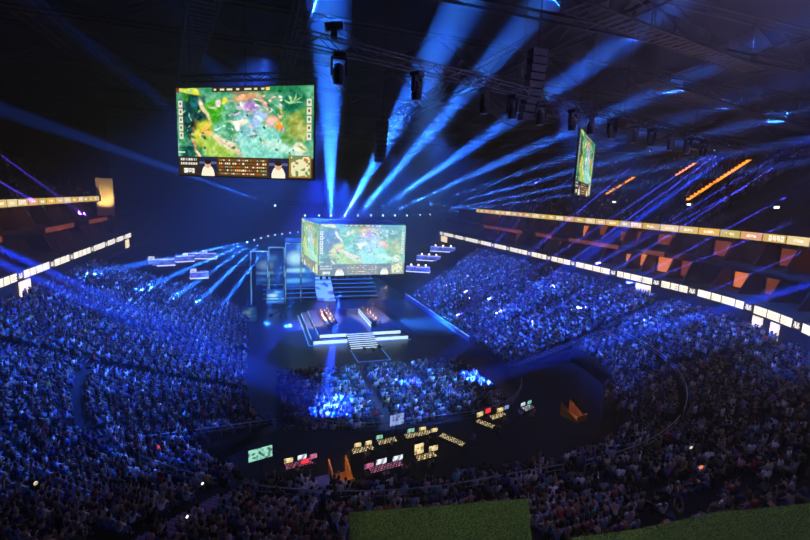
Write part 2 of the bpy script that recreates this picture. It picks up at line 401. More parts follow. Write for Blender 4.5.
# ------------------------------------------------------------------ painted LED picture
def paint_picture(W=216, H=144):
    yy, xx = np.mgrid[0:H, 0:W]; u = (xx+.5)/W; v = (yy+.5)/H
    r = np.random.default_rng(4)
    def noise(k, seed):
        q = np.random.default_rng(seed); g = q.random((k+2, int(k*1.5)+2)); gy = v*k; gx = u*k*1.5
        iy = gy.astype(int); ix = gx.astype(int); fy = gy-iy; fx = gx-ix; fy = fy*fy*(3-2*fy); fx = fx*fx*(3-2*fx)
        return (g[iy, ix]*(1-fx)+g[iy, ix+1]*fx)*(1-fy)+(g[iy+1, ix]*(1-fx)+g[iy+1, ix+1]*fx)*fy
    wob = (noise(9, 1)-.5)*.06; wob2 = (noise(9, 2)-.5)*.06
    fine = noise(40, 3)
    img = np.zeros((H, W, 3)); img[:] = (.25, .58, .40)
    img += ((noise(6, 5)-.5)*.25)[..., None]
    def ell(cx, cy, rx, ry, ang, col, soft=.35, a=1):
        du = u+wob-cx; dv = (v+wob2-cy)/1.5; c, s = math.cos(ang), math.sin(ang)
        d = np.sqrt(((du*c+dv*s)/rx)**2+((-du*s+dv*c)/(ry/1.5))**2)
        m = np.clip((1-d)/soft, 0, 1)*a
        img[:] = img*(1-m[..., None])+np.array(col)*m[..., None]
    def band(x0, y0, x1, y1, w, col, soft=.5, a=1):
        dx, dy = x1-x0, (y1-y0)/1.5; L = math.hypot(dx, dy)
        ell((x0+x1)/2, (y0+y1)/2, L/2+w*.5, w*1.5, math.atan2(dy, dx), col, soft, a)
    ell(.12, .30, .13, .34, 0, (.03, .20, .20)); ell(.14, .18, .05, .09, 0, (.05, .35, .36))
    ell(.10, .75, .10, .15, 0, (.05, .30, .26)); ell(.11, .04, .09, .05, .3, (.85, .85, .20))
    ell(.30, .24, .10, .16, .4, (.22, .62, .10)); ell(.22, .50, .09, .22, .2, (.78, .78, .20)); ell(.24, .52, .05, .15, .1, (.95, .70, .30))
    ell(.30, .68, .16, .14, .5, (.62, .78, .30)); band(.16, .10, .27, .38, .022, (.93, .80, .62)); band(.14, .45, .13, .72, .02, (.80, .55, .35))
    band(.17, .30, .10, .60, .02, (.35, .25, .12)); ell(.06, .12, .03, .08, 0, (.15, .45, .12))
    ell(.62, .62, .24, .28, .5, (.50, .84, .76)); ell(.55, .42, .12, .2, .6, (.45, .72, .75)); band(.62, .55, 1.0, .78, .05, (.72, .93, .86))
    ell(.86, .35, .13, .32, 0, (.38, .60, .28)); ell(.90, .45, .07, .18, 0, (.62, .66, .30)); ell(.86, .17, .09, .15, 0, (.10, .42, .30))
    for k in range(9):
        a = k*.7; band(.86, .2, .86+.06*math.cos(a), .2-.1*abs(math.sin(a))-.02, .006, (.62, .80, .50))
    ell(.33, .17, .035, .06, 0, (.95, .78, .80)); ell(.385, .14, .02, .05, 0, (.95, .90, .15))
    band(.40, .14, .68, .10, .045, (.90, .62, .42)); band(.42, .2, .6, .24, .035, (.86, .80, .86)); ell(.565, .24, .06, .10, .4, (.66, .50, .80))
    band(.66, .12, .65, .32, .03, (.97, .62, .55)); band(.65, .32, .78, .47, .035, (.98, .68, .58)); ell(.75, .43, .045, .05, .4, (1, .55, .15))
    ell(.62, .35, .04, .14, .3, (.55, .70, .92)); band(.40, .38, .55, .40, .022, (.97, .90, .80)); ell(.455, .42, .035, .06, 0, (1, .97, .90))
    band(.28, .50, .46, .72, .045, (.98, .92, .72)); band(.33, .55, .50, .78, .03, (.85, .74, .58)); band(.12, .68, .20, .82, .02, (.95, .85, .55))
    ell(.92, .66, .06, .06, .4, (.97, .95, .80)); ell(.49, .52, .02, .04, 0, (.6, .98, 1))
    for q in range(70):      # many small strokes of light in the fight
        cx, cy = r.uniform(.30, .80), r.uniform(.08, .62); a = r.uniform(0, 6.28); L = r.uniform(.01, .05)
        band(cx, cy, cx+L*math.cos(a), cy+L*math.sin(a), .005+.008*r.random(), [(1, .96, .86), (.95, .72, .60), (.70, .95, .92), (.86, .70, .90), (.35, .55, .42)][r.integers(5)])
    for q in range(60):
        cx, cy = r.uniform(.02, .98), r.uniform(.05, .75); a = r.uniform(0, 6.28); L = r.uniform(.01, .06)
        band(cx, cy, cx+L*math.cos(a), cy+L*math.sin(a), .006+.01*r.random(), [(.20, .48, .22), (.55, .78, .42), (.10, .30, .26), (.62, .72, .40), (.42, .74, .62)][r.integers(5)])
    img += ((fine-.5)*.22)[..., None]; img += ((noise(22, 8)-.5)*.20)[..., None]*np.array((1, .8, .9))
    sp = r.random((H, W)); img[(sp > .985) & (v > .08) & (v < .7) & (u > .38) & (u < .72)] = (1, .95, .9)
    def rect(u0, v0, u1, v1, col):
        img[(u >= u0) & (u < u1) & (v >= v0) & (v < v1)] = col
    D = (.16, .12, .07)
    rect(.28, 0, .70, .05, D); rect(0, .775, 1, 1, D)
    for a, b in ((.29, .31), (.34, .37), (.39, .43), (.46, .48), (.52, .57), (.59, .61), (.64, .66)): rect(a, .012, b, .036, (.9, .85, .7))
    rect(.67, .01, .70, .04, (.95, .82, .35)); rect(.42, .055, .54, .075, (.55, .4, .3))
    for k in range(5):                       # little round faces down both borders
        for x0 in (.012, .952):
            y0 = .14+.09*k; rect(x0, y0, x0+.035, y0+.075, (.88, .86, .72)); rect(x0+.009, y0+.02, x0+.024, y0+.05, (.40, .24, .20) if k % 2 else (.25, .35, .5))
    rect(0, .72, .055, .735, (.9, .95, .9)); rect(0, 0, .025, .05, (.5, .15, .1))
    # lower bar: word block, player picture, table of rows, player picture, little map
    for i in range(10):
        rect(.02+i*.013, .80, .027+i*.013, .825, (.95, .95, .9)); rect(.02+i*.013, .85, .029+i*.013, .872, (.9, .9, .85))
    word = 'oppo'
    for li, ch in enumerate(word):
        for ry, row in enumerate(GLY[ch]):
            for cx, bit in enumerate(row):
                if bit == '1': rect(.04+li*.022+cx*.006, .915+ry*.014, .046+li*.022+cx*.006, .929+ry*.014, (1, 1, .95))
    for x0 in (.165, .69):
        rect(x0, .785, x0+.135, .99, (.10, .11, .22)); rect(x0, .83, x0+.135, .86, (.28, .32, .5))
        m = (((u-x0-.067)/.05)**2+((v-.99)/.12)**2) < 1; img[m] = (.97, .93, .80)
        m = (((u-x0-.067)/.024)**2+((v-.865)/.045)**2) < 1; img[m] = (.85, .62, .48)
        m = (((u-x0-.067)/.026)**2+((v-.835)/.03)**2) < 1; img[m] = (.12, .07, .05)
    rect(.305, .785, .685, .995, (.25, .14, .06))
    for k in range(5):
        y0 = .80+.038*k
        rect(.315, y0, .675, y0+.024, (.36, .24, .10))
        for j in range(24):
            x0 = .32+.0148*j
            if r.random() > .3: rect(x0, y0+.003, x0+.010, y0+.022, [(.95, .80, .45), (.95, .93, .85), (.75, .25, .15), (.35, .62, .55)][r.integers(4)])
    rect(.835, .745, .985, .985, (.55, .42, .18)); rect(.845, .76, .975, .97, (.90, .88, .66))
    mp = (noise(30, 12) > .55) & (u > .845) & (u < .975) & (v > .76) & (v < .97); img[mp] = (.35, .50, .28)
    mp = (noise(34, 13) > .72) & (u > .845) & (u < .975) & (v > .76) & (v < .97); img[mp] = (.80, .35, .22)
    return np.clip(img, 0, 1)**1.9
PIC = paint_picture()
def led_picture(name, parent, A, B, z0, z1, off=.06, flip=False, m='ledpix', pic=None):
    """pixel sheet of LED tiles between the ground points A (picture's start) and B, on the side of A->B's outer normal"""
    pic = PIC if pic is None else pic; H, W, _ = pic.shape; A, B = Vector(A), Vector(B); d = (B-A); nrm = Vector((d.y, -d.x)).normalized()*off
    i = np.arange(W+1)/W; j = np.arange(H+1)/H
    X = A.x+nrm.x+d.x*i; Y = A.y+nrm.y+d.y*i
    V = np.zeros((H+1, W+1, 3)); V[:, :, 0] = X; V[:, :, 1] = Y; V[:, :, 2] = (z1+(z0-z1)*j)[:, None]
    a = np.arange(H)[:, None]*(W+1)+np.arange(W)[None, :]
    F = np.stack([a, a+W+1, a+W+2, a+1], -1).reshape(-1, 4)
    o = strips(name, M[m], V.reshape(-1, 3), F, pic.reshape(-1, 3)); o.parent = parent; return o
def hung_screen(A, B, z0, z1, label):
    e = empty('hanging_led_screen', ((A[0]+B[0])/2, (A[1]+B[1])/2, z0)); inv = Vector(e.location)
    tag(e, label, 'screen', 'side screens hung from the roof')
    A2 = Vector(A)-inv.xy; B2 = Vector(B)-inv.xy; h = z1-z0; d = (B2-A2).normalized(); n = Vector((d.y, -d.x)); T = Vector((0, 0, 1))
    m = MB(); c = (A2+B2)/2-n*.25; c = (A2+B2)/2-n*.06; m.obox((c.x, c.y, h/2), (*d, 0), (*n, 0), T, (B2-A2).length+.14, .16, h+.14); m.build('cabinet', M['dark'], e, .04)
    led_picture('picture', e, A2, B2, 0, h)
    t = MB()
    for k in (0, 1):
        for off in (-.2, -.5):
            p = A2-n*off*-1; q = B2-n*off*-1
            t.bar((p.x, p.y, h+.5+.4*k), (q.x, q.y, h+.5+.4*k), .04)
    L = (B2-A2).length; N = 14
    for k in range(N):
        for off in (-.2, -.5):
            p = A2+d*(L*k/N)+n*off; q = A2+d*(L*(k+1)/N)+n*off
            t.bar((p.x, p.y, h+.5+.4*(k % 2)), (q.x, q.y, h+.9-.4*(k % 2)), .025)
    t.build('rigging_truss', M['dark'], e)
    for k in (.08, .5, .92):
        p = A2+(B2-A2)*k-n*.35; c = MB(); c.bar((p.x, p.y, h), (p.x, p.y, 40.9-z0), .03); c.build('suspension_cable', M['steel'], e)
    return e
hung_screen((-4.82, 35.74), (3.77, 29.9), 24.83, 30.62, 'big landscape LED screen of a green game map hung above the dark stand')
hung_screen((27.56, 34.12), (36.13, 42.1), 24.87, 30.64, 'tall slanted LED screen seen edge-on below the dark catwalks')

# the four sided cube above the stage
def cube_screen():
    e = empty('led_cube', (18.0, 84.0, 10.15)); tag(e, 'four sided LED video cube hanging over the stage with game picture', 'screen')
    F1, F2, B2, B1 = (Vector(p)-Vector((18, 84)) for p in ((10.43, 74.95), (25.91, 75.92), (26.6, 91.5), (9.3, 91.0)))
    h = 8.8; m = MB(); m.hexa([(*F1, 0), (*F2, 0), (*B2, 0), (*B1, 0), (*F1, h), (*F2, h), (*B2, h), (*B1, h)]); m.build('cabinet', M['dark'], e)
    soft = PIC*.66+.22*PIC.mean(axis=(0, 1))+np.array((.08, .13, .12))
    led_picture('front_picture', e, F1, F2, 0, h, .06, pic=soft, m='cubepix'); led_picture('side_picture', e, B1, F1, 0, h, .06, pic=soft[::2, ::2], m='cubepix')
    led_picture('side_picture', e, F2, B2, 0, h, .06, pic=soft[::2, ::2], m='cubepix')
    for k in range(15):
        p = F1+(F2-F1)*(k+.5)/15; f = MB(); f.lathe([(.22, -.62), (.26, -.3), (.12, -.02)], 8, (p.x, p.y+.4, 0)); f.build('lamp', M['dark'], e)
    t = MB()
    for k in range(12):
        a = F1+(F2-F1)*k/12; b = F1+(F2-F1)*(k+1)/12
        t.bar((a.x, a.y+.3, h+.2), (b.x, b.y+.3, h+.9), .04); t.bar((a.x, a.y+.3, h+.9), (b.x, b.y+.3, h+.9), .05); t.bar((a.x, a.y+.3, h+.9), (b.x, b.y+.3, h+.2), .04)
    t.build('top_truss', M['dark'], e)
    for p in (F1, F2, B1, B2):
        q = p*.9; c = MB(); c.bar((q.x, q.y, h), (q.x, q.y, 30.6), .04); c.build('suspension_cable', M['steel'], e)
cube_screen()

# ------------------------------------------------------------------ people
def skin_mesh(name, J, E, lvl=1):
    """J: name -> (x, y, z, r); E: chains of names; grown as one surface"""
    names = list(J); idx = {n: i for i, n in enumerate(names)}
    me = bpy.data.meshes.new(name); me.from_pydata([J[n][:3] for n in names], [(idx[a], idx[b]) for ch in E for a, b in zip(ch, ch[1:])], [])
    o = bpy.data.objects.new(name, me); COL.objects.link(o)
    sk = o.modifiers.new('skin', 'SKIN'); sk.use_smooth_shade = True
    for i, n in enumerate(names):
        sv = me.skin_vertices[0].data[i]; sv.radius = (J[n][3], J[n][4] if len(J[n]) > 4 else J[n][3]); sv.use_root = (i == 0)
    sb = o.modifiers.new('sub', 'SUBSURF'); sb.levels = lvl; sb.render_levels = lvl
    dg = bpy.context.evaluated_depsgraph_get(); r = bpy.data.meshes.new_from_object(o.evaluated_get(dg)); r.name = name
    bpy.data.objects.remove(o); bpy.data.meshes.remove(me)
    return r
def make_pose(kind):
    sit = kind != 'stand'
    if sit:
        hz, y0 = .53, 0.0; J = dict(pelvis=(0, 0, .56, .15, .12), belly=(0, -.01, .74, .14, .10), chest=(0, -.02, .95, .155, .11), neck=(0, 0, 1.11, .055), jaw=(0, .03, 1.19, .062), skull=(0, .015, 1.29, .088))
        leg = lambda s: dict(hip=(s*.10, .04, hz, .095), knee=(s*.13, .44, .50, .068), ankle=(s*.13, .45, .10, .043), toe=(s*.14, .62, .05, .04))
        if kind == 'sit': arm = lambda s: dict(sh=(s*.19, -.02, 1.02, .058), el=(s*.25, .04, .78, .044), wr=(s*.17, .26, .64, .032), ha=(s*.14, .36, .62, .035))
        elif kind == 'cheer': arm = lambda s: dict(sh=(s*.19, -.02, 1.04, .058), el=(s*.29, .05, 1.24, .044), wr=(s*.24, .10, 1.46, .032), ha=(s*.22, .12, 1.56, .035))
        elif kind == 'clap': arm = lambda s: dict(sh=(s*.19, -.02, 1.02, .058), el=(s*.24, .12, .82, .044), wr=(s*.08, .28, 1.0, .032), ha=(s*.03, .33, 1.07, .035))
        else: arm = lambda s: dict(sh=(s*.19, -.02, 1.02, .058), el=(s*.24, .14, .84, .044), wr=(s*.16, .38, .80, .032), ha=(s*.15, .48, .79, .035))
        if kind == 'lean':
            J = {k: (v[0], v[1]+max(0, v[2]-.55)*.38, v[2]-max(0, v[2]-.9)*.15, *v[3:]) for k, v in J.items()}
            arm = lambda s: dict(sh=(s*.19, .14, .98, .058), el=(s*.24, .30, .76, .044), wr=(s*.10, .46, .68, .032), ha=(s*.06, .52, .66, .035))
    else:
        J = dict(pelvis=(0, 0, .95, .15, .11), belly=(0, 0, 1.10, .135, .10), chest=(0, 0, 1.32, .155, .11), neck=(0, 0, 1.49, .055), jaw=(0, .03, 1.57, .062), skull=(0, .015, 1.67, .088))
        leg = lambda s: dict(hip=(s*.10, 0, .90, .09), knee=(s*.11, .03, .50, .065), ankle=(s*.12, 0, .09, .043), toe=(s*.13, .17, .045, .04))
        arm = lambda s: dict(sh=(s*.19, 0, 1.40, .058), el=(s*.26, .02, 1.12, .044), wr=(s*.22, .18, .96, .032), ha=(s*.20, .26, .93, .035))
    body = dict(J); E = [['pelvis', 'belly', 'chest', 'neck', 'jaw', 'skull']]
    for s, n in ((-1, 'l'), (1, 'r')):
        for k, v in {**leg(s), **arm(s)}.items(): body[k+n] = v
        E += [['pelvis', 'hip'+n, 'knee'+n, 'ankle'+n, 'toe'+n], ['chest', 'sh'+n, 'el'+n, 'wr'+n, 'ha'+n]]
    jx, jy, jz = body['jaw'][:3]; body['nose'] = (0, jy+.085, jz+.055, .014); E.append(['jaw', 'nose'])
    fat = lambda v, d: (*v[:3], *[q+d for q in v[3:]])
    sh = {k: fat(J[k], .022) for k in ('belly', 'chest')}; sh['waist'] = fat(J['pelvis'], .02); SE = [['waist', 'belly', 'chest']]
    tr = {'pelvis': fat(J['pelvis'], .012)}; TE = []
    for s, n in ((-1, 'l'), (1, 'r')):
        a = arm(s); l = leg(s)
        sh['s'+n] = fat(a['sh'], .022); sh['e'+n] = fat(a['el'], .02); SE.append(['chest', 's'+n, 'e'+n])
        tr['h'+n] = fat(l['hip'], .016); tr['k'+n] = fat(l['knee'], .018); tr['a'+n] = fat(l['ankle'], .02); TE.append(['pelvis', 'h'+n, 'k'+n, 'a'+n])
    bm = skin_mesh('body_'+kind, body, E); sm = skin_mesh('shirt_'+kind, sh, SE); tm = skin_mesh('trousers_'+kind, tr, TE)
    hx, hy, hz = body['skull'][:3]; h = MB(); P = []; F = []; k = 10
    prof = [(0.001, .125), (.055, .115), (.092, .075), (.106, .02), (.104, -.04), (.085, -.09)]
    for r, z in prof:
        for i in range(k):
            a = 2*PI*i/k; back = 1.0 if math.sin(a) < .3 else (.92 if z > .05 else .55); P.append((hx+r*math.cos(a)*back, hy-.02+r*math.sin(a)*back*1.05, hz+z+(.05 if (back < .9) else 0)))
    for j in range(len(prof)-1): F += [(j*k+i, (j+1)*k+i, (j+1)*k+(i+1) % k, j*k+(i+1) % k) for i in range(k)]
    h.add(P, F); hm = bpy.data.meshes.new('hair_'+kind); hm.from_pydata([tuple(p) for p in P], [], F); 
    for me in (bm, sm, tm, hm):
        me.materials.clear(); me.materials.append(M['skin'])
        for p in me.polygons: p.use_smooth = True
    return bm, sm, tm, hm
POSE = {k: make_pose(k) for k in ('sit', 'cheer', 'clap', 'phone', 'lean', 'stand')}
SHIRTS = {'white': (.75, .75, .78), 'black': (.02, .02, .025), 'navy': (.03, .05, .20), 'light blue': (.30, .50, .80), 'grey': (.28, .28, .30), 'red': (.55, .04, .04),
          'beige': (.55, .45, .32), 'olive': (.16, .18, .07), 'purple': (.26, .12, .42), 'teal': (.05, .32, .34), 'pink': (.70, .34, .40), 'brown': (.22, .12, .07), 'yellow': (.7, .5, .08)}
HAIRS = {'black': (.012, .010, .010), 'brown': (.07, .035, .02), 'blond': (.38, .27, .12), 'grey': (.3, .3, .3)}
MSH = {k: mat('cloth_'+k.replace(' ', '_'), v, .85) for k, v in SHIRTS.items()}; MHA = {k: mat('hair_'+k, v, .6) for k, v in HAIRS.items()}
MTR = [mat('trousers_dark', (.02, .02, .03), .85), mat('trousers_denim', (.06, .09, .20), .85), mat('trousers_sand', (.28, .22, .15), .85)]
SKINS = ['skin', 'skin_tan', 'skin', 'skin_dark']
PERSON_N = [0]
def person(name, pose, loc, rz, shirt, hair, label, group, cat='person', k=None):
    bm, sm, tm, hm = POSE[pose]; k = PERSON_N[0] if k is None else k; PERSON_N[0] += 1
    b = link(name, bm); b.location = loc; b.rotation_euler = (0, 0, rz); s = .95+.1*random.random(); b.scale = (s, s, s)
    b.material_slots[0].link = 'OBJECT'; b.material_slots[0].material = M[SKINS[k % 4]]
    for nm, me, mm in (('shirt', sm, MSH[shirt]), ('trousers', tm, MTR[k % 3]), ('hair', hm, MHA[hair])):
        c = link(nm, me, b); c.material_slots[0].link = 'OBJECT'; c.material_slots[0].material = mm
    tag(b, label, cat, group)
    return b

# ------------------------------------------------------------------ the audience
def low_person(pose):
    m = []   # list of (verts, faces, key)
    def hx(P, key): m.append((np.array(P, float), [(0, 3, 2, 1), (4, 5, 6, 7), (0, 1, 5, 4), (1, 2, 6, 5), (2, 3, 7, 6), (3, 0, 4, 7)], key))
    hx([(-.17, -.1, .45), (.17, -.1, .45), (.17, .1, .45), (-.17, .1, .45), (-.22, -.13, 1.05), (.22, -.13, 1.05), (.20, .08, 1.05), (-.20, .08, 1.05)], 'shirt')
    hx([(-.2, .0, .43), (.2, .0, .43), (.2, .5, .43), (-.2, .5, .43), (-.19, .0, .58), (.19, .0, .58), (.19, .5, .55), (-.19, .5, .55)], 'legs')
    hx([(-.19, .38, .0), (.19, .38, .0), (.19, .55, .0), (-.19, .55, .0), (-.18, .38, .45), (.18, .38, .45), (.18, .5, .45), (-.18, .5, .45)], 'legs')
    # head: 6-sided barrel, and cap of hair
    k = 6
    def bar(prof, key, cy=.0):
        P = []; F = []
        for r, z in prof: P += [(r*math.cos(2*PI*i/k), cy+r*1.1*math.sin(2*PI*i/k), z) for i in range(k)]
        for j in range(len(prof)-1): F += [(j*k+i, j*k+(i+1) % k, (j+1)*k+(i+1) % k, (j+1)*k+i) for i in range(k)]
        m.append((np.array(P), F, key))
    bar([(.05, 1.05), (.085, 1.14), (.095, 1.25)], 'skin', .02); bar([(.10, 1.21), (.09, 1.33), (.03, 1.38)], 'hair', -.02)
    if pose == 0:
        for s in (-1, 1):
            hx([(s*.24-.05, -.06, .75), (s*.24+.05, -.06, .75), (s*.24+.05, .06, .75), (s*.24-.05, .06, .75), (s*.22-.06, -.08, 1.05), (s*.22+.06, -.08, 1.05), (s*.22+.06, .04, 1.05), (s*.22-.06, .04, 1.05)], 'shirt')
            hx([(s*.14-.04, .3, .62), (s*.14+.04, .3, .62), (s*.25+.04, .0, .74), (s*.25-.04, .0, .74), (s*.14-.04, .32, .70), (s*.14+.04, .32, .70), (s*.25+.04, .02, .82), (s*.25-.04, .02, .82)], 'skin')
    else:
        for s in (-1, 1):
            hx([(s*.22-.05, -.05, 1.0), (s*.22+.05, -.05, 1.0), (s*.22+.05, .05, 1.0), (s*.22-.05, .05, 1.0), (s*.29-.04, .06, 1.25), (s*.29+.04, .06, 1.25), (s*.29+.04, .14, 1.25), (s*.29-.04, .14, 1.25)], 'shirt')
            hx([(s*.29-.04, .06, 1.25), (s*.29+.04, .06, 1.25), (s*.29+.04, .14, 1.25), (s*.29-.04, .14, 1.25), (s*.22-.04, .14, 1.52), (s*.22+.04, .14, 1.52), (s*.22+.04, .2, 1.52), (s*.22-.04, .2, 1.52)], 'skin')
    V = []; F = []; K = []; n = 0
    for v, f, key in m:
        V.append(v); F += [tuple(i+n for i in q) for q in f]; K += [key]*len(f); n += len(v)
    return np.concatenate(V), np.array(F, np.int64), np.array([dict(shirt=0, legs=1, skin=2, hair=3)[q] for q in K])
def in_view(x, y, z, pad=12):
    v = Vector((x, y, z-CAM_H)); w = v.dot(CF)
    if w < 2: return None
    px = 405+448*v.dot(CR)/w; py = 270-448*v.dot(CU)/w
    return (px, py, w) if (-pad < px < 810+pad and -pad < py < 540+pad) else None
AISLE_W = 1.2
def seats_low():
    """every seat of the lower bowl: (x, y, z, facing, row, section)"""
    out = []
    for ri, s in enumerate(ROWS_LOW):
        if s > 25.9: continue
        z = low_z(s); sp = s+.42
        # left side
        y = 53.0; far = 96-ri*.15 if True else 0
        def add(x, y, ang, sec): out.append((x, y, z, ang, ri, sec))
        # straight sides: aisles every 13.5 m
        n = int((YL-52)/.54)
        for i in range(n):
            y = 52.3+i*.54; sec = int((y-52)//13.5)
            if (y-52) % 13.5 < AISLE_W: continue
            if y < 95-ri*.12 + (4 if ri > 8 else -8+ri*1.2): add(-1-sp, y, -PI/2, ('west', sec))
            if y < (97+ri*.6): add(35+sp, y, PI/2, ('east', sec))
        r = R0+sp
        for cx, a0, nm in ((13, PI, 'nw'), (21, 1.5*PI, 'ne')):
            nn = int(r*PI/2/.54)
            for i in range(nn):
                a = a0+(i+.5)*.54/r; f = (a-a0)/(PI/2)
                if abs((f*3) % 1-.5) > .5-(AISLE_W+.5)/2/(r*PI/6): continue
                x, y = cx+r*math.cos(a), 52+r*math.sin(a)
                if 14.4 < s < 15.3: continue
                if s < s_min(f/2 if nm == 'nw' else .5+f/2): continue
                add(x, y, math.atan2(52-y, cx-x)-PI/2, (nm, int(f*3)))
        if s > s_min(.5) and not 14.4 < s < 15.3:
            nn = int(8/.54)
            for i in range(nn):
                x = 13.3+i*.54
                if abs(x-17) < .0: continue
                add(x, 38-sp, 0, ('near', 0))
    return out
def seats_floor():
    out = []
    for i in range(18):
        y = 41.6+i*.9
        for j in range(48):
            x = 3.0+j*.54
            if (13.2 < x < 14.3) or (20.2 < x < 21.1): continue
            if x > 29.2-max(0, 44-y)*1.2: continue
            out.append((x, y, 0, 0, i, ('pit', 0 if x < 13.5 else 1 if x < 21 else 2)))
    return out
ALL = seats_low()+seats_floor()
occ = []
for t in ALL:
    v = in_view(t[0], t[1], t[2]+.8)
    if not v: continue
    x, y, z, a, ri, sec = t
    empty_p = .08 if sec[0] in ('west', 'east', 'pit') else .20
    if random.random() < empty_p: continue
    # hidden below the turf platforms
    if z < 13 and v[1] > 512 and 352 < v[0] < 524: continue
    if v[1] > 540 and v[0] > 565: continue
    if v[0] > 640 and v[1] > 470 and random.random() < .55: continue
    occ.append((v[2], t))
occ.sort(key=lambda q: q[0])
def ordinal(n):
    return ['front', 'second', 'third', 'fourth', 'fifth', 'sixth', 'seventh', 'eighth', 'ninth', 'tenth', 'eleventh', 'twelfth', 'thirteenth', 'fourteenth', 'fifteenth', 'sixteenth'][min(n, 15)]
SEC_TXT = {('nw', 0): 'in the dark corner block', ('nw', 1): 'beside the purple stairs', ('nw', 2): 'by the turf platform', ('near', 0): 'behind the control desks', ('ne', 0): 'beside the mixing desks', ('ne', 1): 'in the curved corner block', ('ne', 2): 'in the curved rail wing', ('west', 0): 'in the long side stand', ('east', 0): 'in the long side stand'}
POSE_TXT = {'sit': 'sitting with hands on knees', 'cheer': 'raising both arms', 'clap': 'clapping hands', 'phone': 'reaching forward', 'lean': 'leaning forward'}
def individuals(sel):
    used = {}
    for i, (d, t) in enumerate(sel):
        x, y, z, a, ri, sec = t
        pose = random.choices(['sit', 'lean', 'clap', 'phone', 'cheer'], [5, 3, 2, 2, .8])[0]
        sh = random.choices(list(SHIRTS), [5, 5, 4, 4, 4, 1, 2.5, 1.5, 1.5, 1, 1, 1.5, .5])[0]; ha = random.choices(list(HAIRS), [5, 4, 1.5, .5])[0]
        for tries in range(40):
            up = ri-int(15.6/ROWD)-1
            row = f'{ordinal(max(0, up))} row above rail' if up >= 0 else f'{ordinal(min(15, 17-ri))} row below rail'
            lab = f'spectator in {sh}, {ha} hair, {POSE_TXT[pose].split()[0]}, {row}, {SEC_TXT.get(sec, "in the stand")}'
            if lab not in used: break
            sh = random.choice(list(SHIRTS)); pose = random.choice(list(POSE_TXT)); ha = random.choice(list(HAIRS))
        used[lab] = 1
        person('spectator', pose, (x, y, z), a+random.uniform(-.35, .35), sh, ha, lab, 'spectators seated in the stands')
NI = 300
individuals(occ[:NI])
REST = occ[NI:]
def crowd_mesh(name, items, label, cat):
    tp = [low_person(0), low_person(1)]
    n = len(items); sel = RNG.random(n) < .10
    pos = np.array([q[1][:3] for q in items]); pos[:, :2] += RNG.uniform(-.17, .17, (n, 2)); pos[:, 2] += RNG.uniform(0, .05, n); ang = np.array([q[1][3] for q in items])+RNG.normal(0, .35, n)
    sc = RNG.uniform(.9, 1.08, n)
    shirts = np.array(list(SHIRTS.values())); w = np.array([6, 13, 5, 3, 3, .8, 1.2, 1.6, 1.4, 1, .7, 1.5, .3]); w = w/w.sum()
    si = RNG.choice(len(shirts), n, p=w); hairs = np.array(list(HAIRS.values())); hi = RNG.choice(4, n, p=[.45, .35, .13, .07])
    sk = np.array([(.45, .26, .18), (.33, .18, .11), (.5, .3, .22), (.16, .08, .05)]); ki = RNG.choice(4, n)
    lg = np.array([(.02, .02, .03), (.05, .08, .2), (.2, .17, .12)]); li = RNG.choice(3, n)
    VV = []; FF = []; CC = []; off = 0
    for t in (0, 1):
        ids = np.where(sel == bool(t))[0]
        if not len(ids): continue
        V, F, K = tp[t]; c, s = np.cos(ang[ids]), np.sin(ang[ids])
        X = V[None, :, 0]*sc[ids, None]; Y = V[None, :, 1]*sc[ids, None]; Z = V[None, :, 2]*sc[ids, None]
        P = np.stack([X*c[:, None]-Y*s[:, None]+pos[ids, 0:1], X*s[:, None]+Y*c[:, None]+pos[ids, 1:2], Z+pos[ids, 2:3]], -1)
        VV.append(P.reshape(-1, 3)); m = len(V)
        FF.append((F[None]+(np.arange(len(ids))*m)[:, None, None]+off).reshape(-1, 4)); off += len(ids)*m
        pal = np.stack([shirts[si[ids]]*RNG.uniform(.35, 1.2, (len(ids), 1)), lg[li[ids]], sk[ki[ids]], hairs[hi[ids]]], 1)
        CC.append(pal[:, K, :].reshape(-1, 3))
    o = strips(name, M['crowd'], np.concatenate(VV), np.concatenate(FF), np.clip(np.concatenate(CC), 0, 1))
    tag(o, label, cat, None, 'stuff'); return o
crowd_mesh('seated_crowd', REST, 'thousands of seated spectators filling the stands and the floor block', 'crowd')
print('people', len(occ))

# ------------------------------------------------------------------ seats
def seat_geo():
    m = MB()
    m.hexa([(-.22, -.05, .40), (.22, -.05, .40), (.21, .36, .42), (-.21, .36, .42), (-.22, -.05, .47), (.22, -.05, .47), (.21, .36, .49), (-.21, .36, .49)])
    m.hexa([(-.22, -.16, .45), (.22, -.16, .45), (.22, -.10, .45), (-.22, -.10, .45), (-.20, -.26, .88), (.20, -.26, .88), (.20, -.21, .88), (-.20, -.21, .88)])
    m.box(-.25, -.12, 0, -.22, .2, .60); m.box(.22, -.12, 0, .25, .2, .60)
    return m
def upper_seats():
    out = []
    for i in range(33):
        s = 32+i*.85+.40; z = 20.9+i*.48
        for side, ya, yb in (('W', 60, 117.5), ('E', 53, 126)):
            n = int((yb-ya)/.56)
            for k in range(n):
                y = ya+k*.56
                if (y-50.2) % 11 < 1.5: continue
                x = -1-s if side == 'W' else 35+s
                v = in_view(x, y, z+.5, 0) if z < 35 else None
                if v and v[1] > 90: out.append((v[2], (x, y, z, -PI/2 if side == 'W' else PI/2, i, (side, 0))))
    out.sort(key=lambda q: q[0]); return out
US = upper_seats()
UP_P = [q for q in US if random.random() < (.16 if q[1][5][0] == 'E' else .12)]
ups = set(id(q) for q in UP_P); EMPTY = [q for q in US if id(q) not in ups]
g = seat_geo(); s0 = g.build('arena_seat', M['seat'])
me_seat = s0.data
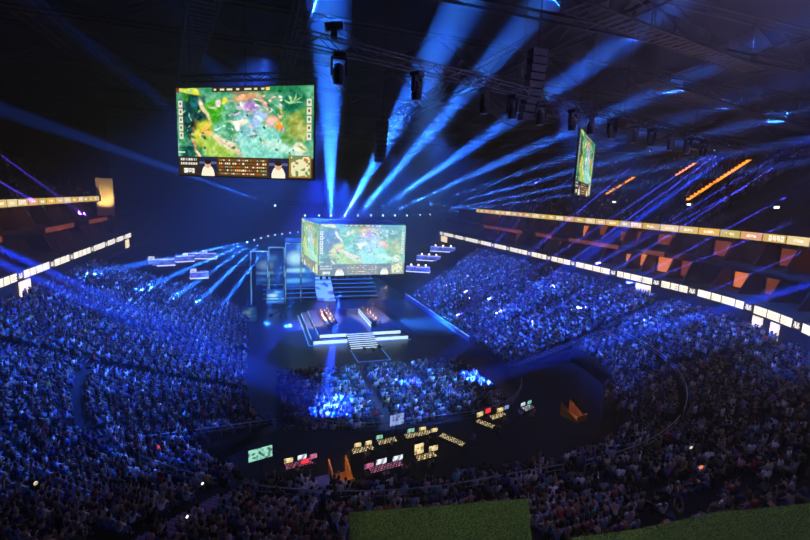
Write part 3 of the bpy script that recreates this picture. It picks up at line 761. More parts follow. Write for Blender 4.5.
for i, (d, t) in enumerate(EMPTY[:300]):
    o = s0 if i == 0 else s0.copy()
    if i: COL.objects.link(o)
    o.location = t[:3]; o.rotation_euler = (0, 0, t[3]); tag(o, 'empty dark arena seat with curved back in the high upper tier', 'seat', 'empty seats of the upper tier')
def stuff_copies(name, g, items, m, label, cat):
    V = np.concatenate(g.v); F = np.array(g.f); n = len(items); pos = np.array([q[1][:3] for q in items]); ang = np.array([q[1][3] for q in items]); c, s = np.cos(ang), np.sin(ang)
    P = np.stack([V[None, :, 0]*c[:, None]-V[None, :, 1]*s[:, None]+pos[:, 0:1], V[None, :, 0]*s[:, None]+V[None, :, 1]*c[:, None]+pos[:, 1:2], V[None, :, 2]+pos[:, 2:3]], -1)
    FF = (F[None]+(np.arange(n)*len(V))[:, None, None]).reshape(-1, 4)
    o = strips(name, m, P.reshape(-1, 3), FF); tag(o, label, cat, None, 'stuff'); return o
stuff_copies('arena_seating', g, EMPTY[300:], M['seat'], 'rows of dark seats in the upper tiers', 'seating')
crowd_mesh('upper_crowd', UP_P, 'scattered spectators sitting in the dark upper tiers', 'crowd')

# ------------------------------------------------------------------ stairs in the stands, rails
def stair(name, s_list, pt, width, m, edge, label, cat='stairs'):
    """flight up the tier; pt(s) -> (x, y) centre and direction along the row"""
    e = MB(); n = MB()
    for s in s_list:
        z = low_z(s)
        for h, ds in ((.0, 0), (.15, .43)):
            (x, y), (tx, ty), (nx, ny) = pt(s+ds+.215)
            e.obox((x, y, z+h-.29), (tx, ty, 0), (nx, ny, 0), (0, 0, 1), width, .46, .7)
            n.obox((x+nx*-.20, y+ny*-.20, z+h+.075), (tx, ty, 0), (nx, ny, 0), (0, 0, 1), width, .07, .03)
    o = e.build(name, m); tag(o, label, cat, 'flights of stairs in the stands'); n.build('step_nosing', edge, o); return o
def radial(cx, a):
    def pt(s):
        r = R0+s; c, q = math.cos(a), math.sin(a); return (cx+r*c, 52+r*q), (-q, c), (c, q)
    return pt
rows_hi = [s for s in ROWS_LOW if 11.6 < s < 24]
stair('stairway', rows_hi, radial(13, PI+PI/2*2/3+.0), 1.15, M['purple'], M['stair_edge'], 'purple lit flight of stairs through the dark stand below the small TV')
stair('stairway', rows_hi, radial(13, PI+PI/2*1/3), 1.15, M['concrete'], M['stair_edge'], 'dark flight of stairs in the corner block beyond the purple stairs')
stair('stairway', rows_hi, radial(21, 1.5*PI+PI/2*1/3), 1.15, M['concrete'], M['stair_edge'], 'dark flight of stairs cutting the curved block above the turf')
stair('stairway', rows_hi, radial(21, 1.5*PI+PI/2*2/3), 1.15, M['concrete'], M['stair_edge'], 'dark flight of stairs beside the curved handrail loop')
rows_all = [s for s in ROWS_LOW if s < 26]
def side_pt(xsign, y0):
    def pt(s): return ((-1-s, y0) if xsign < 0 else (35+s, y0)), (0, 1), (xsign, 0)
    return pt
for k in range(4):
    if k < 3: stair('stairway', rows_all, side_pt(-1, 52+.6+13.5*k), 1.1, M['concrete'], M['stair_edge'], ['stairs at the corner end of the blue lit stand', 'stairs in the middle of the blue stand facing the stage', 'far stairs in the stand by the floating booths'][k])
    stair('stairway', rows_all, side_pt(1, 52+.6+13.5*k), 1.1, M['concrete'], M['stair_edge'], ['stairs at the corner end of the long lit stand', 'stairs in the long stand level with the floor block', 'stairs in the long stand beside the stage corner', 'far stairs of the long stand towards the lamp pods'][k])
def orange_stairs(y, i0, i1, lab, w=1.1):
    o = MB(); n = MB()
    for i in range(i0, i1):
        s = 32+i*.85; z = 20.9+i*.48
        o.box(35+s, y-w/2, z-.5, 35+s+.46, y+w/2, z+.24)
    q = o.build('stairway', M['concrete']); tag(q, lab, 'stairs', 'flights of stairs in the stands')
    for i in range(i0, i1):
        s = 32+i*.85; z = 20.9+i*.48; n = MB(); n.box(35+s-.02, y-w/2, z-.12, 35+s+.10, y+w/2, z+.27); n.build('step_light', M['stair_led'], q)
orange_stairs(61.9, 10, 27, 'amber lit stairs rising steeply through the dark upper tier')
orange_stairs(73.0, 21, 27, 'tiny amber lit piece of stairs high in the dark upper tier')
orange_stairs(83.9, 12, 21, 'short amber lit stairs farther along the dark upper tier')

def railing(name, pts, z, label, post=True, h=.95, rads=(.035,)):
    e = empty(name, (*pts[0][:2], z)); tag(e, label, 'railing', 'handrails in the stands'); ox, oy = pts[0][:2]
    top = MB(); mid = MB()
    for a, b in zip(pts, pts[1:]):
        za = a[2]-z if len(a) > 2 else 0; zb = b[2]-z if len(b) > 2 else 0
        top.bar((a[0]-ox, a[1]-oy, za+h), (b[0]-ox, b[1]-oy, zb+h), .045, 5); mid.bar((a[0]-ox, a[1]-oy, za+h*.62), (b[0]-ox, b[1]-oy, zb+h*.62), .022, 4)
    top.build('top_rail', M['rail'], e); mid.build('middle_rail', M['rail'], e)
    for p in pts[::3]:
        q = MB(); zp = p[2]-z if len(p) > 2 else 0; q.bar((p[0]-ox, p[1]-oy, zp-.02), (p[0]-ox, p[1]-oy, zp+h), .03, 5); q.build('post', M['rail'], e)
    return e
def arc(cx, s, a0, a1, n=12): r = R0+s; return [(cx+r*math.cos(a0+(a1-a0)*i/n), 52+r*math.sin(a0+(a1-a0)*i/n)) for i in range(n+1)]
RZ = 5.45
railing('handrail', arc(13, 15.05, PI+.80, PI+PI/2*2/3-.03, 8), RZ, 'blue lit handrail on the concourse above the corner block')
railing('handrail', arc(13, 15.05, PI+PI/2*2/3+.04, 1.5*PI, 10)+[(17, 22.95), (20, 22.95)], RZ, 'handrail running from the purple stairs past the turf platform')
railing('handrail', arc(21, 15.05, 1.5*PI+.03, 1.5*PI+PI/2/3-.03, 8), RZ, 'handrail behind the brightly lit mixing desks')
railing('handrail', arc(21, 15.05, 1.5*PI+PI/2/3+.03, 1.5*PI+PI/2*.66-.02, 9), RZ, 'curved handrail in front of the orange walled stair mouth')
railing('handrail', arc(21, 15.05, 1.5*PI+PI/2*.66+.03, 2*PI-.1, 10), RZ, 'handrail loop round the corner block by the black pit')
railing('handrail', [(13+(14+i)*math.cos(PI+.66), 52+(14+i)*math.sin(PI+.66), low_z(float(i))) for i in range(14)], low_z(0), 'glass rail line crossing the side stand down to the dark aisle')
railing('handrail', [(x, y) for x, y in ring_fixed(-1.4, 'N')][13:46:2], 1.0, 'low barrier round the technical platform behind the floor block')

# ------------------------------------------------------------------ stage
def led_skirt(name, parent, x0, y0, x1, y1, z0, z1, m, gaps=()):
    o = MB(); o.box(x0, y0, z0, x1, y1, z1); return o.build(name, m, parent)
def stage():
    e = empty('stage', (16.8, 78, 0)); tag(e, 'square two-step stage with glowing white edges under the video cube', 'stage')
    def B(n, x0, y0, z0, x1, y1, z1, m): o = MB(); o.box(x0-16.8, y0-78, z0, x1-16.8, y1-78, z1); return o.build(n, M[m], e)
    B('lower_deck', 8.9, 69.3, 0, 24.9, 87, .70, 'stage'); B('upper_deck', 10.0, 70.2, .70, 23.8, 86, 1.40, 'stage')
    for a, b in ((9.0, 14.4), (18.9, 24.9)): B('edge_light', a, 69.22, .12, b, 69.30, .62, 'led_white')
    for a, b in ((10.1, 14.4), (18.9, 23.8)): B('edge_light', a, 70.12, .86, b, 70.20, 1.34, 'led_white')
    B('side_light', 8.82, 69.3, .28, 8.90, 87, .58, 'led_cyan'); B('side_light', 9.92, 70.2, .98, 10.0, 86, 1.26, 'led_cyan')
    B('side_light', 24.9, 69.3, .28, 24.98, 87, .58, 'led_cyan'); B('side_light', 23.8, 70.2, .98, 23.88, 86, 1.26, 'led_cyan')
    # stairs of nine treads
    st = empty('front_steps', (0, 0, 0)); st.parent = e
    for k in range(8):
        o = MB(); y = 66.2+k*.5; z = 1.4*(k+1)/8; o.box(14.4-16.8, y-78, 0, 18.9-16.8, y+.5-78, z); o.build('tread', M['stage'], st)
        o = MB(); o.box(14.4-16.8, y-.03-78, z-.11, 18.9-16.8, y+.03-78, z); o.build('tread_light', M['led_white'], st)
    B('riser_strip', 8.3, 69.0, 0, 25.4, 69.15, .06, 'led_blue'); B('riser_strip', 8.2, 69.0, 0, 8.35, 87.5, .06, 'led_blue')
stage()
def player_desk(x, face, label):
    e = empty('player_desk', (x, 77.5, 1.4)); tag(e, label, 'desk', 'player desks on the stage')
    o = MB(); o.box(-.45, -5, .0, .45, 5, 1.0); o.build('desk_body', M['desk'], e, .03)
    o = MB(); o.box(-.6, -5.1, 1.0, .6, 5.1, 1.08); o.build('desk_top', M['desk'], e, .02)
    for z in ((.08, .36), (.68, .96)):
        o = MB(); a, b = sorted((face*.45, face*.52)); o.box(a, -4.9, z[0], b, 4.9, z[1]); o.build('front_light', M['led_white'], e)
    return e
player_desk(12.9, 1, 'black player desk whose team sits with backs to the blue towers')
player_desk(19.7, -1, 'black player desk with two long glowing white front stripes')
def monitor_geo(w=.6, h=.36):
    a = MB(); a.box(-w/2, -.03, .18, w/2, .02, .18+h)
    b = MB(); b.box(-w/2+.02, -.045, .20, w/2-.02, -.03, .16+h)
    c = MB(); c.lathe([(.12, 0), (.12, .02), (.02, .03), (.02, .2)], 8)
    return a, b, c
def make_monitor(name, loc, rz, w, h, m, label, cat, group, tilt=0):
    a, b, c = monitor_geo(w, h); e = empty(name, loc, rz); tag(e, label, cat, group)
    a.build('casing', M['desk'], e); b.build('screen', M[m], e); c.build('stand', M['desk'], e); return e
JERSEY = ['white', 'beige', 'brown', 'white', 'beige', 'grey', 'yellow', 'pink', 'white', 'brown']
def gaming_chair(x, y, z, rz, lab, grp):
    e = empty('gaming_chair', (x, y, z), rz); tag(e, lab, 'chair', grp)
    o = MB(); o.box(-.26, -.22, .38, .26, .28, .47); o.build('seat', M['desk'], e, .03)
    o = MB(); o.hexa([(-.25, -.30, .45), (.25, -.30, .45), (.25, -.22, .45), (-.25, -.22, .45), (-.18, -.42, 1.35), (.18, -.42, 1.35), (.18, -.35, 1.35), (-.18, -.35, 1.35)]); o.build('backrest', M['desk'], e, .02)
    o = MB(); o.bar((0, 0, .05), (0, 0, .38), .04, 6)
    for k in range(5): o.bar((0, 0, .08), (.3*math.cos(k*1.257), .3*math.sin(k*1.257), .04), .025, 4)
    o.build('base', M['desk'], e)
NUM = ['first', 'second', 'third', 'fourth', 'fifth']
for t, (xd, face) in enumerate(((12.9, 1), (19.7, -1))):
    team = ('desk nearer the blue towers', 'desk with glowing stripes')[t]
    for k in range(5):
        y = 73.6+k*1.95; xs = xd-face*1.15; rz = -PI/2 if face == 1 else PI/2
        sh = JERSEY[t*5+k]
        person('player', 'phone', (xs, y, 1.4), rz, sh, ['black', 'brown', 'black', 'blond', 'black'][k], f'player in a {sh} jersey, {NUM[k]} from the audience at the {team}', 'players on the stage')
        gaming_chair(xs-face*.05, y, 1.4, rz, f'gaming chair, {NUM[k]} from the audience at the {team}', 'gaming chairs on the stage')
        make_monitor('gaming_monitor', (xd+face*.1, y, 2.48), rz, .62, .38, 'monitor_warm' if k % 2 else 'monitor', f'glowing monitor, {NUM[k]} from the audience on the {team}', 'monitor', 'gaming monitors on the stage')
        MBk = MB(); MBk.box(xd-face*.32-.09, y-.3, 2.485, xd-face*.32+.09, y+.3, 2.515); ko = MBk.build('keyboard', M['monitor_pink']); tag(ko, f'lit keyboard, {NUM[k]} from the audience on the {team}', 'keyboard', 'keyboards on the stage')
for k, (x, y, sh, ha) in enumerate(((11.2, 71.6, 'beige', 'brown'), (13.9, 84.3, 'black', 'black'), (22.3, 72.2, 'brown', 'black'), (22.6, 84.6, 'grey', 'brown'), (16.5, 80, 'black', 'grey'))):
    person('referee', 'stand', (x, y, 1.4), k*1.3, sh, ha, ['person in beige standing behind the desk near the blue towers', 'person in black standing at the far end of the backward desk', 'person in brown standing at the near end of the striped desk', 'person in grey standing at the far end of the striped desk', 'grey haired person in black standing between both desks'][k], 'crew standing on the stage')
def floor_mat():
    e = empty('floor_display_mat', (16.7, 63, 0)); tag(e, 'flat blue lit mat on the floor before the stage steps', 'mat')
    o = MB(); o.box(-2.5, -2.6, 0, 2.5, 2.8, .06); o.build('mat', M['stage'], e)
    for x0, y0, x1, y1 in ((-2.5, -2.6, -2.42, 2.8), (2.42, -2.6, 2.5, 2.8), (-2.5, -2.6, 2.5, -2.5)):
        q = MB(); q.box(x0, y0, .06, x1, y1, .09); q.build('edge_strip', M['led_blue'], e)
floor_mat()
for k, (x, y) in enumerate(((15.6, 62.3), (16.8, 61.6), (18.0, 62.5))):
    e = empty('stage_camera', (x, y, .06), .3*k); tag(e, ['broadcast camera on a tripod at the side of the blue mat', 'tall broadcast camera in the middle of the blue mat', 'broadcast camera on the far half of the blue mat'][k], 'camera', 'cameras on the floor mat')
    for q in range(3):
        o = MB(); a = q*2.094; o.bar((0, 0, 1.2), (.45*math.cos(a), .45*math.sin(a), 0), .03, 5); o.build('tripod_leg', M['dark'], e)
    o = MB(); o.box(-.15, -.35, 1.2, .15, .35, 1.55); o.build('camera_body', M['dark'], e, .02); o = MB(); o.bar((0, .35, 1.38), (0, .75, 1.38), .1, 8); o.build('lens', M['dark'], e)
    o = MB(); o.box(-.12, -.42, 1.6, .12, -.40, 1.78); o.build('viewfinder', M['monitor'], e)
# glossy walkway mat beside the stage; an added spot gives its reflected LED glow
o = MB(); o.hexa([(27.2, 70, .0), (34.6, 70, .0), (34.6, 98, .0), (27.2, 98, .0), (27.2, 70, .05), (34.6, 70, .05), (34.6, 98, .05), (27.2, 98, .05)]); tag(o.build('glossy_floor_mat', M['stage']), 'glossy dark blue walkway between the stage and the long stand', 'mat')
o = MB(); o.box(34.7, 66, 0, 34.9, 100, .9); w = o.build('floor_barrier', M['bluewall']); tag(w, 'long low pale barrier between the walkway and the long stand', 'barrier')
o = MB(); o.box(34.66, 66, .9, 34.94, 100, .96); o.build('handrail', M['led_cyan'], w)

# ---------------- back stage: steps, towers, screens
def back_stage():
    e = empty('rear_steps', (12, 104, 0)); tag(e, 'wide dark blue bank of steps behind the stage', 'steps')
    for k in range(6):
        o = MB(); o.box(-10, -4+k*1.3, 0, 16, -2.7+k*1.3, .75*(k+1)); o.build('tread', M['stage'], e)
        o = MB(); o.box(-10, -4.05+k*1.3, .75*(k+1)-.1, 16, -4+k*1.3, .75*(k+1)); o.build('step_edge', M['led_blue'], e)
    o = MB(); o.hexa([(1.6, -5.5, .05), (5.6, -5.5, .05), (5.6, 3.8, 4.6), (1.6, 3.8, 4.6), (1.6, -5.5, .25), (5.6, -5.5, .25), (5.6, 3.8, 4.8), (1.6, 3.8, 4.8)]); q = o.build('led_ramp', M['led_cyan']); q.location = (12, 104, 0)
    tag(q, 'pale glowing ramp leading down the rear steps', 'ramp')
back_stage()
def gate(x0, y, x1, z1, lab, n):
    e = empty('light_frame_tower', ((x0+x1)/2, y, 0)); tag(e, lab, 'light tower', 'blue frame towers beside the stage'); w = (x1-x0)/2
    for x in (-w, w):
        o = MB(); 
        for a, b in ((-.15, -.15), (.15, -.15), (.15, .15), (-.15, .15)): o.bar((x+a, b, 0), (x+a, b, z1), .035)
        for k in range(int(z1)): o.bar((x-.15, -.15, k), (x+.15, -.15, k+1), .02); o.bar((x+.15, .15, k), (x-.15, .15, k+1), .02)
        o.build('upright_truss', M['steel'], e); o = MB(); o.box(x-.07, -.24, .2, x+.07, -.18, z1); o.build('light_tube', M['led_cyan'], e)
    o = MB(); o.box(-w, -.24, z1-.1, w, -.18, z1+.04); o.build('light_tube', M['led_cyan'], e)
    o = MB(); o.box(-w, -.1, z1, w, .1, z1+.2); o.build('cross_truss', M['steel'], e)
for k, (a, b, z) in enumerate(((-.4, 2.9, 11.5), (3.2, 6.3, 12.3), (6.6, 9.8, 13.2))):
    gate(a, 97.5, b, z, ['lowest blue frame tower, standing farthest from the video cube', 'middle blue frame tower behind the stage', 'tallest blue frame tower, just beside the video cube'][k], k)
def paint_blue(W=60, H=60, seed=2):
    r = np.random.default_rng(seed); yy, xx = np.mgrid[0:H, 0:W]; u = xx/W; v = yy/H
    img = np.zeros((H, W, 3)); img[:] = (.01, .09, .50)
    def blob(cx, cy, rx, ry, c):
        m = np.clip(1.4-np.sqrt(((u-cx)/rx)**2+((v-cy)/ry)**2), 0, 1)[..., None]; img[:] = img*(1-m)+np.array(c)*m
    blob(.35, .40, .3, .14, (.45, .85, 1)); blob(.6, .18, .22, .1, (.15, .55, 1)); blob(.5, .64, .6, .05, (.35, .8, 1)); blob(.3, .85, .5, .05, (.1, .45, .95)); blob(.75, .5, .12, .3, (.02, .2, .7))
    img += (r.random((H, W))[..., None]-.5)*.08; return np.clip(img, 0, 1)
def side_wall(name, A, B, z0, z1, lab, seed, k=1.0):
    e = empty(name, ((A[0]+B[0])/2, (A[1]+B[1])/2, z0)); tag(e, lab, 'screen', 'blue screens behind the stage'); A2 = Vector(A)-e.location.xy; B2 = Vector(B)-e.location.xy
    d = (B2-A2).normalized(); n = Vector((d.y, -d.x)); c = (A2+B2)/2-n*.2
    m = MB(); m.obox((c.x, c.y, (z1-z0)/2), (*d, 0), (*n, 0), (0, 0, 1), (B2-A2).length+.2, .35, z1-z0+.1); m.build('cabinet', M['dark'], e)
    led_picture('picture', e, A2, B2, 0, z1-z0, .02, pic=paint_blue(seed=seed)*k)
side_wall('led_panel', (6.7, 100), (13.2, 100.6), 3.0, 14.0, 'tall bright blue LED wall half hidden behind the video cube', 2)
side_wall('led_panel', (.6, 99.4), (6.2, 99.8), 4.0, 11, 'dim blue LED wall inside the frame towers', 5, .28)
side_wall('led_panel', (2.6, 95.5), (6.2, 95.5), .6, 3.6, 'small pale blue LED panel standing low beside the rear steps', 9, 1.0)
side_wall('led_panel', (21.5, 104), (24.5, 104), 4.9, 8.6, 'pale blue LED panel at the top of the rear steps', 4, .8)
side_wall('led_panel', (-2.0, 83.5), (.6, 83.5), .3, 3.2, 'deep blue LED panel on the floor by the crowd edge', 12, .25)
def jib():
    e = empty('camera_crane', (5.2, 86, 0)); tag(e, 'black camera crane with long arm beside the stage', 'camera crane')
    for k in range(3):
        o = MB(); o.bar((0, 0, 1.4), (.8*math.cos(k*2.09), .8*math.sin(k*2.09), 0), .05, 5); o.build('tripod_leg', M['dark'], e)
    o = MB(); o.bar((-2, -1, 1.0), (3, 1.5, 2.6), .12, 6); o.build('crane_arm', M['dark'], e); o = MB(); o.box(-2.4, -1.3, .7, -1.8, -.7, 1.3); o.build('counterweight', M['dark'], e)
    o = MB(); o.box(2.9, 1.3, 2.1, 3.3, 1.8, 2.6); o.build('camera_body', M['dark'], e)
jib()

# ------------------------------------------------------------------ booths floating over the far stands
def booth(c, L, W, rz, warm, lab, grp, zsup, screen=True):
    e = empty('viewing_booth', c, rz); tag(e, lab, 'booth', grp)
    o = MB(); o.box(-L/2, -W/2, -.3, L/2, W/2, 0); o.build('floor_panel', M['dark'], e)
    m = 'led_blue' if not warm else 'bluewall'
    for x0, y0, x1, y1 in ((-L/2, -W/2, L/2, -W/2+.08), (-L/2, W/2-.08, L/2, W/2), (-L/2, -W/2, -L/2+.08, W/2), (L/2-.08, -W/2, L/2, W/2)):
        o = MB(); o.box(x0, y0, 0, x1, y1, 1.1); o.build('glass_parapet', M['booth_glass'], e)
    o = MB(); o.box(-L/2, -W/2-.05, -.35, L/2, -W/2, -.1); o.build('edge_light', M['booth_edge'], e); o = MB(); o.box(-L/2, -W/2-.04, 1.08, L/2, -W/2+.1, 1.16); o.build('top_rail', M['booth_edge'], e)
    for sx in (-L/2-.04, L/2): o = MB(); o.box(sx, -W/2, -.35, sx+.04, W/2, -.1); o.build('edge_light', M['booth_edge'], e)
    for x, y in ((-L/2+.3, -W/2+.3), (L/2-.3, -W/2+.3), (L/2-.3, W/2-.3), (-L/2+.3, W/2-.3)):
        o = MB(); o.bar((x, y, -.3), (x, y, zsup-c[2]), .12, 6); o.build('support_post', M['dark'], e)
    return e
M['booth_glass'] = mat('booth_glass', (.20, .25, .8), .2, emit=(.14, .22, 1), es=.9); M['booth_glass'].node_tree.nodes['Principled BSDF'].inputs['Alpha'].default_value = .55; busy(M['booth_glass'], 2.2)
M['booth_edge'] = mat('booth_edge', (.6, .6, .8), .3, emit=(.45, .5, 1), es=2.2)
LB = [((-19.3, 110.6, 6.9), 5.2, 2.4, .25, 'A'), ((-12.5, 127.5, 6.0), 6.8, 2.6, -.05, 'B'), ((-11.3, 107, 4.6), 3.7, 2.2, .15, 'C'), ((-16.0, 121, 6.2), 4.2, 2.2, .35, 'D')]
LT = ['blue glowing booth with a TV, nearest the walled stand end', 'long blue glowing booth farthest over the dark stand', 'small blue glowing booth lowest over the crowd edge', 'short blue booth next to the TV booth']
for (c, L, W, rz, n), lab in zip(LB, LT):
    booth(c, L, W, rz, False, lab, 'blue booths over the stand', 3.0)
    rr = Matrix.Rotation(rz, 2)
    for k in range(int(L/1.1)):
        p = rr @ Vector((-L/2+.6+k*1.1, .2)); sh = list(SHIRTS)[(k*3+len(n)+ord(n)) % 12]
        person('guest', 'stand' if k % 2 else 'sit', (c[0]+p.x, c[1]+p.y, c[2]), PI+rz+.5*k, sh, 'black', f'guest in {sh}, {NUM[k % 5]} along the {lab.split(",")[0].split(" with")[0]}', 'guests in the booths')
    p = rr @ Vector((-L/2+.7 if n in 'AC' else .4, W/2-.3)); make_monitor('booth_television', (c[0]+p.x, c[1]+p.y, c[2]+.7), rz, 1.3, .75, 'monitor', 'bright white television in the '+lab.split(',')[0].split(' with')[0], 'television', 'televisions in the booths')
RBo = [((42.7, 113, 4.3), 6.4, 2.8, -.45), ((49.9, 123.5, 5.8), 7.0, 2.9, -.45), ((56, 127.3, 8.0), 7.6, 3.0, -.45)]
RT = ['lamp lit booth beside the cube', 'middle lamp lit booth', 'lamp lit booth by the ribbon']
for (c, L, W, rz), lab in zip(RBo, RT):
    booth(c, L, W, rz, True, lab, 'lamp lit booths over the long stand', 2.0)
    rr = Matrix.Rotation(rz, 2)
    for k in range(3):
        p = rr @ Vector((-L/2+L*(k+.6)/3.2, .5)); e = empty('floor_lamp', (c[0]+p.x, c[1]+p.y, c[2])); tag(e, f'glowing floor lamp, {NUM[k]} from the cube side, {lab}', 'lamp', 'floor lamps in the booths')
        o = MB(); o.lathe([(.18, 0), (.18, .03), (.02, .05), (.02, 1.2)], 8); o.build('pole', M['dark'], e); o = MB(); o.lathe([(.26, 1.2), (.18, 1.62)], 10); o.build('lamp_shade', M['warmlamp'], e)
        p = rr @ Vector((-L/2+L*(k+.2)/3.2+.2, -.3)); sh = list(SHIRTS)[(k*4+int(c[0])) % 12]
        person('guest', 'stand' if k % 2 else 'sit', (c[0]+p.x, c[1]+p.y, c[2]), PI/2+k, sh, 'brown', f'guest in {sh}, {NUM[k]} along the {lab}', 'guests in the booths')

# ------------------------------------------------------------------ technical platform
def tech_desk(x, y, w, rz, kind, lab):
    e = empty('control_desk', (x, y, 1.0), rz); tag(e, lab, 'desk', 'control desks behind the floor block')
    o = MB(); o.box(-w/2, -.4, .70, w/2, .4, .75); o.build('desk_top', M['desk'], e, .01)
    for sx in (-1, 1):
        for sy in (-1, 1): o = MB(); o.box(sx*(w/2-.05)-.03, sy*.34-.03, 0, sx*(w/2-.05)+.03, sy*.34+.03, .70); o.build('leg', M['dark'], e)
    return e
def console(x, y, w, rz, m, lab):
    e = empty('mixing_console', (x, y, 1.75), rz); tag(e, lab, 'console', 'lit consoles on the control desks')
    o = MB(); o.hexa([(-w/2, -.32, .0), (w/2, -.32, .0), (w/2, .32, .0), (-w/2, .32, .0), (-w/2, -.32, .08), (w/2, -.32, .08), (w/2, .32, .26), (-w/2, .32, .26)]); o.build('body', M['desk'], e)
    n = int(w/.11)
    k = MB()
    for i in range(n):
        for j in range(4):
            if (i*7+j*3+int(x*5)) % 5 < 3:
                xx = -w/2+.08+i*.11; yy = -.26+j*.14; zz = .085+(.18)*(yy+.32)/.64
                k.box(xx-.035, yy-.04, zz, xx+.035, yy+.04, zz+.03)
    k.build('key_pattern', M[m], e)
def laptop_mon(x, y, z, rz, w, h, m, lab): make_monitor('computer_monitor', (x, y, z), rz, w, h, m, lab, 'monitor', 'monitors on the control desks')
# (x, y, width, turn, console light, label)
DK = [(3.4, 34.6, 2.8, .18, 'monitor_pink', 'control desk between the small TV and the orange stair mouth'), (9.0, 35.4, 2.6, .12, 'monitor_warm', 'control desk with yellow lit keys nearest the floor block'),
      (11.4, 36.2, 2.2, .12, 'monitor_warm', 'control desk below the big pale monitor'), (14.6, 36.6, 3.4, .10, 'monitor_warm', 'long control desk with glowing keys below the floor block'),
      (17.4, 34.9, 3.2, -1.0, 'monitor_warm', 'slanted control desk turning toward the railing'), (10.2, 32.4, 3.6, .15, 'monitor_pink', 'control desk with two white monitors beside the orange stair mouth'),
      (14.0, 33.0, 2.4, .15, 'monitor_warm', 'control desk with tall yellow monitors behind the turf platform'), (21.9, 36.8, 2.4, -1.0, 'monitor_warm', 'brightly lit slanted desk below the red screen'),
      (24.0, 38.0, 2.6, .25, 'monitor_warm', 'brightly lit desk beside the red screen'), (28.2, 38.8, 2.0, .35, 'monitor', 'control desk with white screens before the dark pit')]
for x, y, w, rz, m, lab in DK:
    tech_desk(x, y, w, rz, 0, lab); console(x, y-.02, w*.8, rz, m, 'lit console on the '+lab)
MO = [(2.6, 34.9, .9, .5, .18, 'monitor_warm', 'yellow monitor beside the pink screen'), (3.7, 35.1, .9, .5, .18, 'monitor', 'pale monitor behind the pink screen'), (4.6, 35.0, .8, .5, .18, 'monitor_pink', 'pink glowing monitor near the small TV'), (3.9, 34.5, .8, .45, .18, 'monitor_red', 'red glowing monitor near the small TV'),
      (8.6, 35.8, .8, .45, .12, 'monitor_warm', 'yellow monitor on the desk nearest the floor block'), (9.6, 35.9, .8, .45, .12, 'monitor_warm', 'second yellow monitor on the desk nearest the floor block'), (10.8, 36.6, .8, .45, .12, 'monitor_green', 'greenish monitor by the big pale monitor'),
      (14.0, 37.0, .9, .45, .1, 'monitor_green', 'green monitor on the long control desk'), (15.2, 37.0, .9, .45, .1, 'monitor_warm', 'yellow monitor on the long control desk'), (16.2, 36.5, .9, .45, .1, 'monitor_warm', 'yellow monitor at the end of the long control desk'),
      (9.9, 32.7, 1.15, .62, .15, 'monitor', 'white monitor beside the pink lit console'), (11.4, 32.9, 1.15, .55, .15, 'monitor', 'white monitor in the middle of the lower desk row'), (8.8, 32.5, 1.0, .5, .15, 'monitor_pink', 'pink monitor beside the orange stair mouth'),
      (13.5, 33.4, 1.1, 1.1, .15, 'monitor_warm', 'tall yellow monitor behind the turf platform'), (14.9, 33.5, 1.1, .6, .15, 'monitor_warm', 'low yellow monitor behind the turf platform'),
      (22.0, 38.2, 1.1, .6, .3, 'monitor_warm', 'warm white monitor beside the red screen'), (23.2, 38.7, .9, .6, .25, 'monitor_red', 'bright red monitor on the lit corner desk'), (24.6, 38.6, 1.1, .55, .25, 'monitor_warm', 'warm white monitor past the red screen'), (25.6, 39.0, .9, .5, .25, 'monitor_blue', 'blue monitor past the red screen'),
      (27.8, 39.2, .9, .45, .35, 'monitor', 'white monitor before the dark pit'), (28.8, 39.5, .9, .45, .35, 'monitor_green', 'green monitor before the dark pit')]
for x, y, w, h, rz, m, lab in MO: laptop_mon(x, y, 1.76, rz, w*.85, h*.9, m, lab)
def stand_tv(x, y, z, rz, w, h, m, lab, ph=1.4):
    e = empty('television_stand', (x, y, z), rz); tag(e, lab, 'television', 'free standing screens of the technical platform')
    o = MB(); o.box(-w/2-.05, -.05, ph, w/2+.05, .05, ph+h+.1); o.build('casing', M['desk'], e); o = MB(); o.box(-w/2, -.07, ph+.05, w/2, -.05, ph+h+.05); o.build('screen', M[m], e)
    o = MB(); o.bar((0, .02, 0), (0, .02, ph), .05, 6); o.build('pole', M['dark'], e); o = MB(); o.box(-.5, -.3, 0, .5, .3, .06); o.build('base', M['dark'], e)
stand_tv(.4, 35.2, 1.0, .25, 1.9, 1.0, 'monitor_green', 'small bright TV on a pole in the dark gap beside the crowd')
stand_tv(12.7, 37.4, 1.0, .2, 1.5, 1.1, 'monitor_blue', 'big pale blue monitor on a pole rising behind the desks', 1.6)
def stair_mouth(x, y, rz, w, lab, blue):
    e = empty('stair_mouth', (x, y, 1.0), rz); tag(e, lab, 'stair enclosure', 'orange walled stair mouths of the technical platform')
    for k, sx in enumerate((-w/2, w/2)):
        o = MB(); o.hexa([(sx-.06, -1.0, .05), (sx+.06, -1.0, .05), (sx+.06, 1.2, .05), (sx-.06, 1.2, .05), (sx-.06, -1.0, .25), (sx+.06, -1.0, .25), (sx+.06, 1.2, 1.5), (sx-.06, 1.2, 1.5)]); o.build('side_wall', M['orangewall'], e)
    o = MB(); o.box(-w/2, -1.05, .05, w/2, -.95, .8); o.build('end_wall', M['orangewall'], e); o = MB(); o.box(-w/2, -1.0, .0, w/2, 1.2, .05); o.build('floor_plate', M['orangewall'], e)
    if blue: o = MB(); o.box(-w/2-1.5, -.8, .0, -w/2-.15, .9, .35); o.build('blue_side_panel', M['bluewall'], e)
stair_mouth(6.6, 32.6, .12, 1.5, 'orange lit stair mouth with slanted walls and a blue side panel', True)
stair_mouth(32.9, 37.0, .25, 1.5, 'wide dim orange stair mouth beside the dark pit', False)
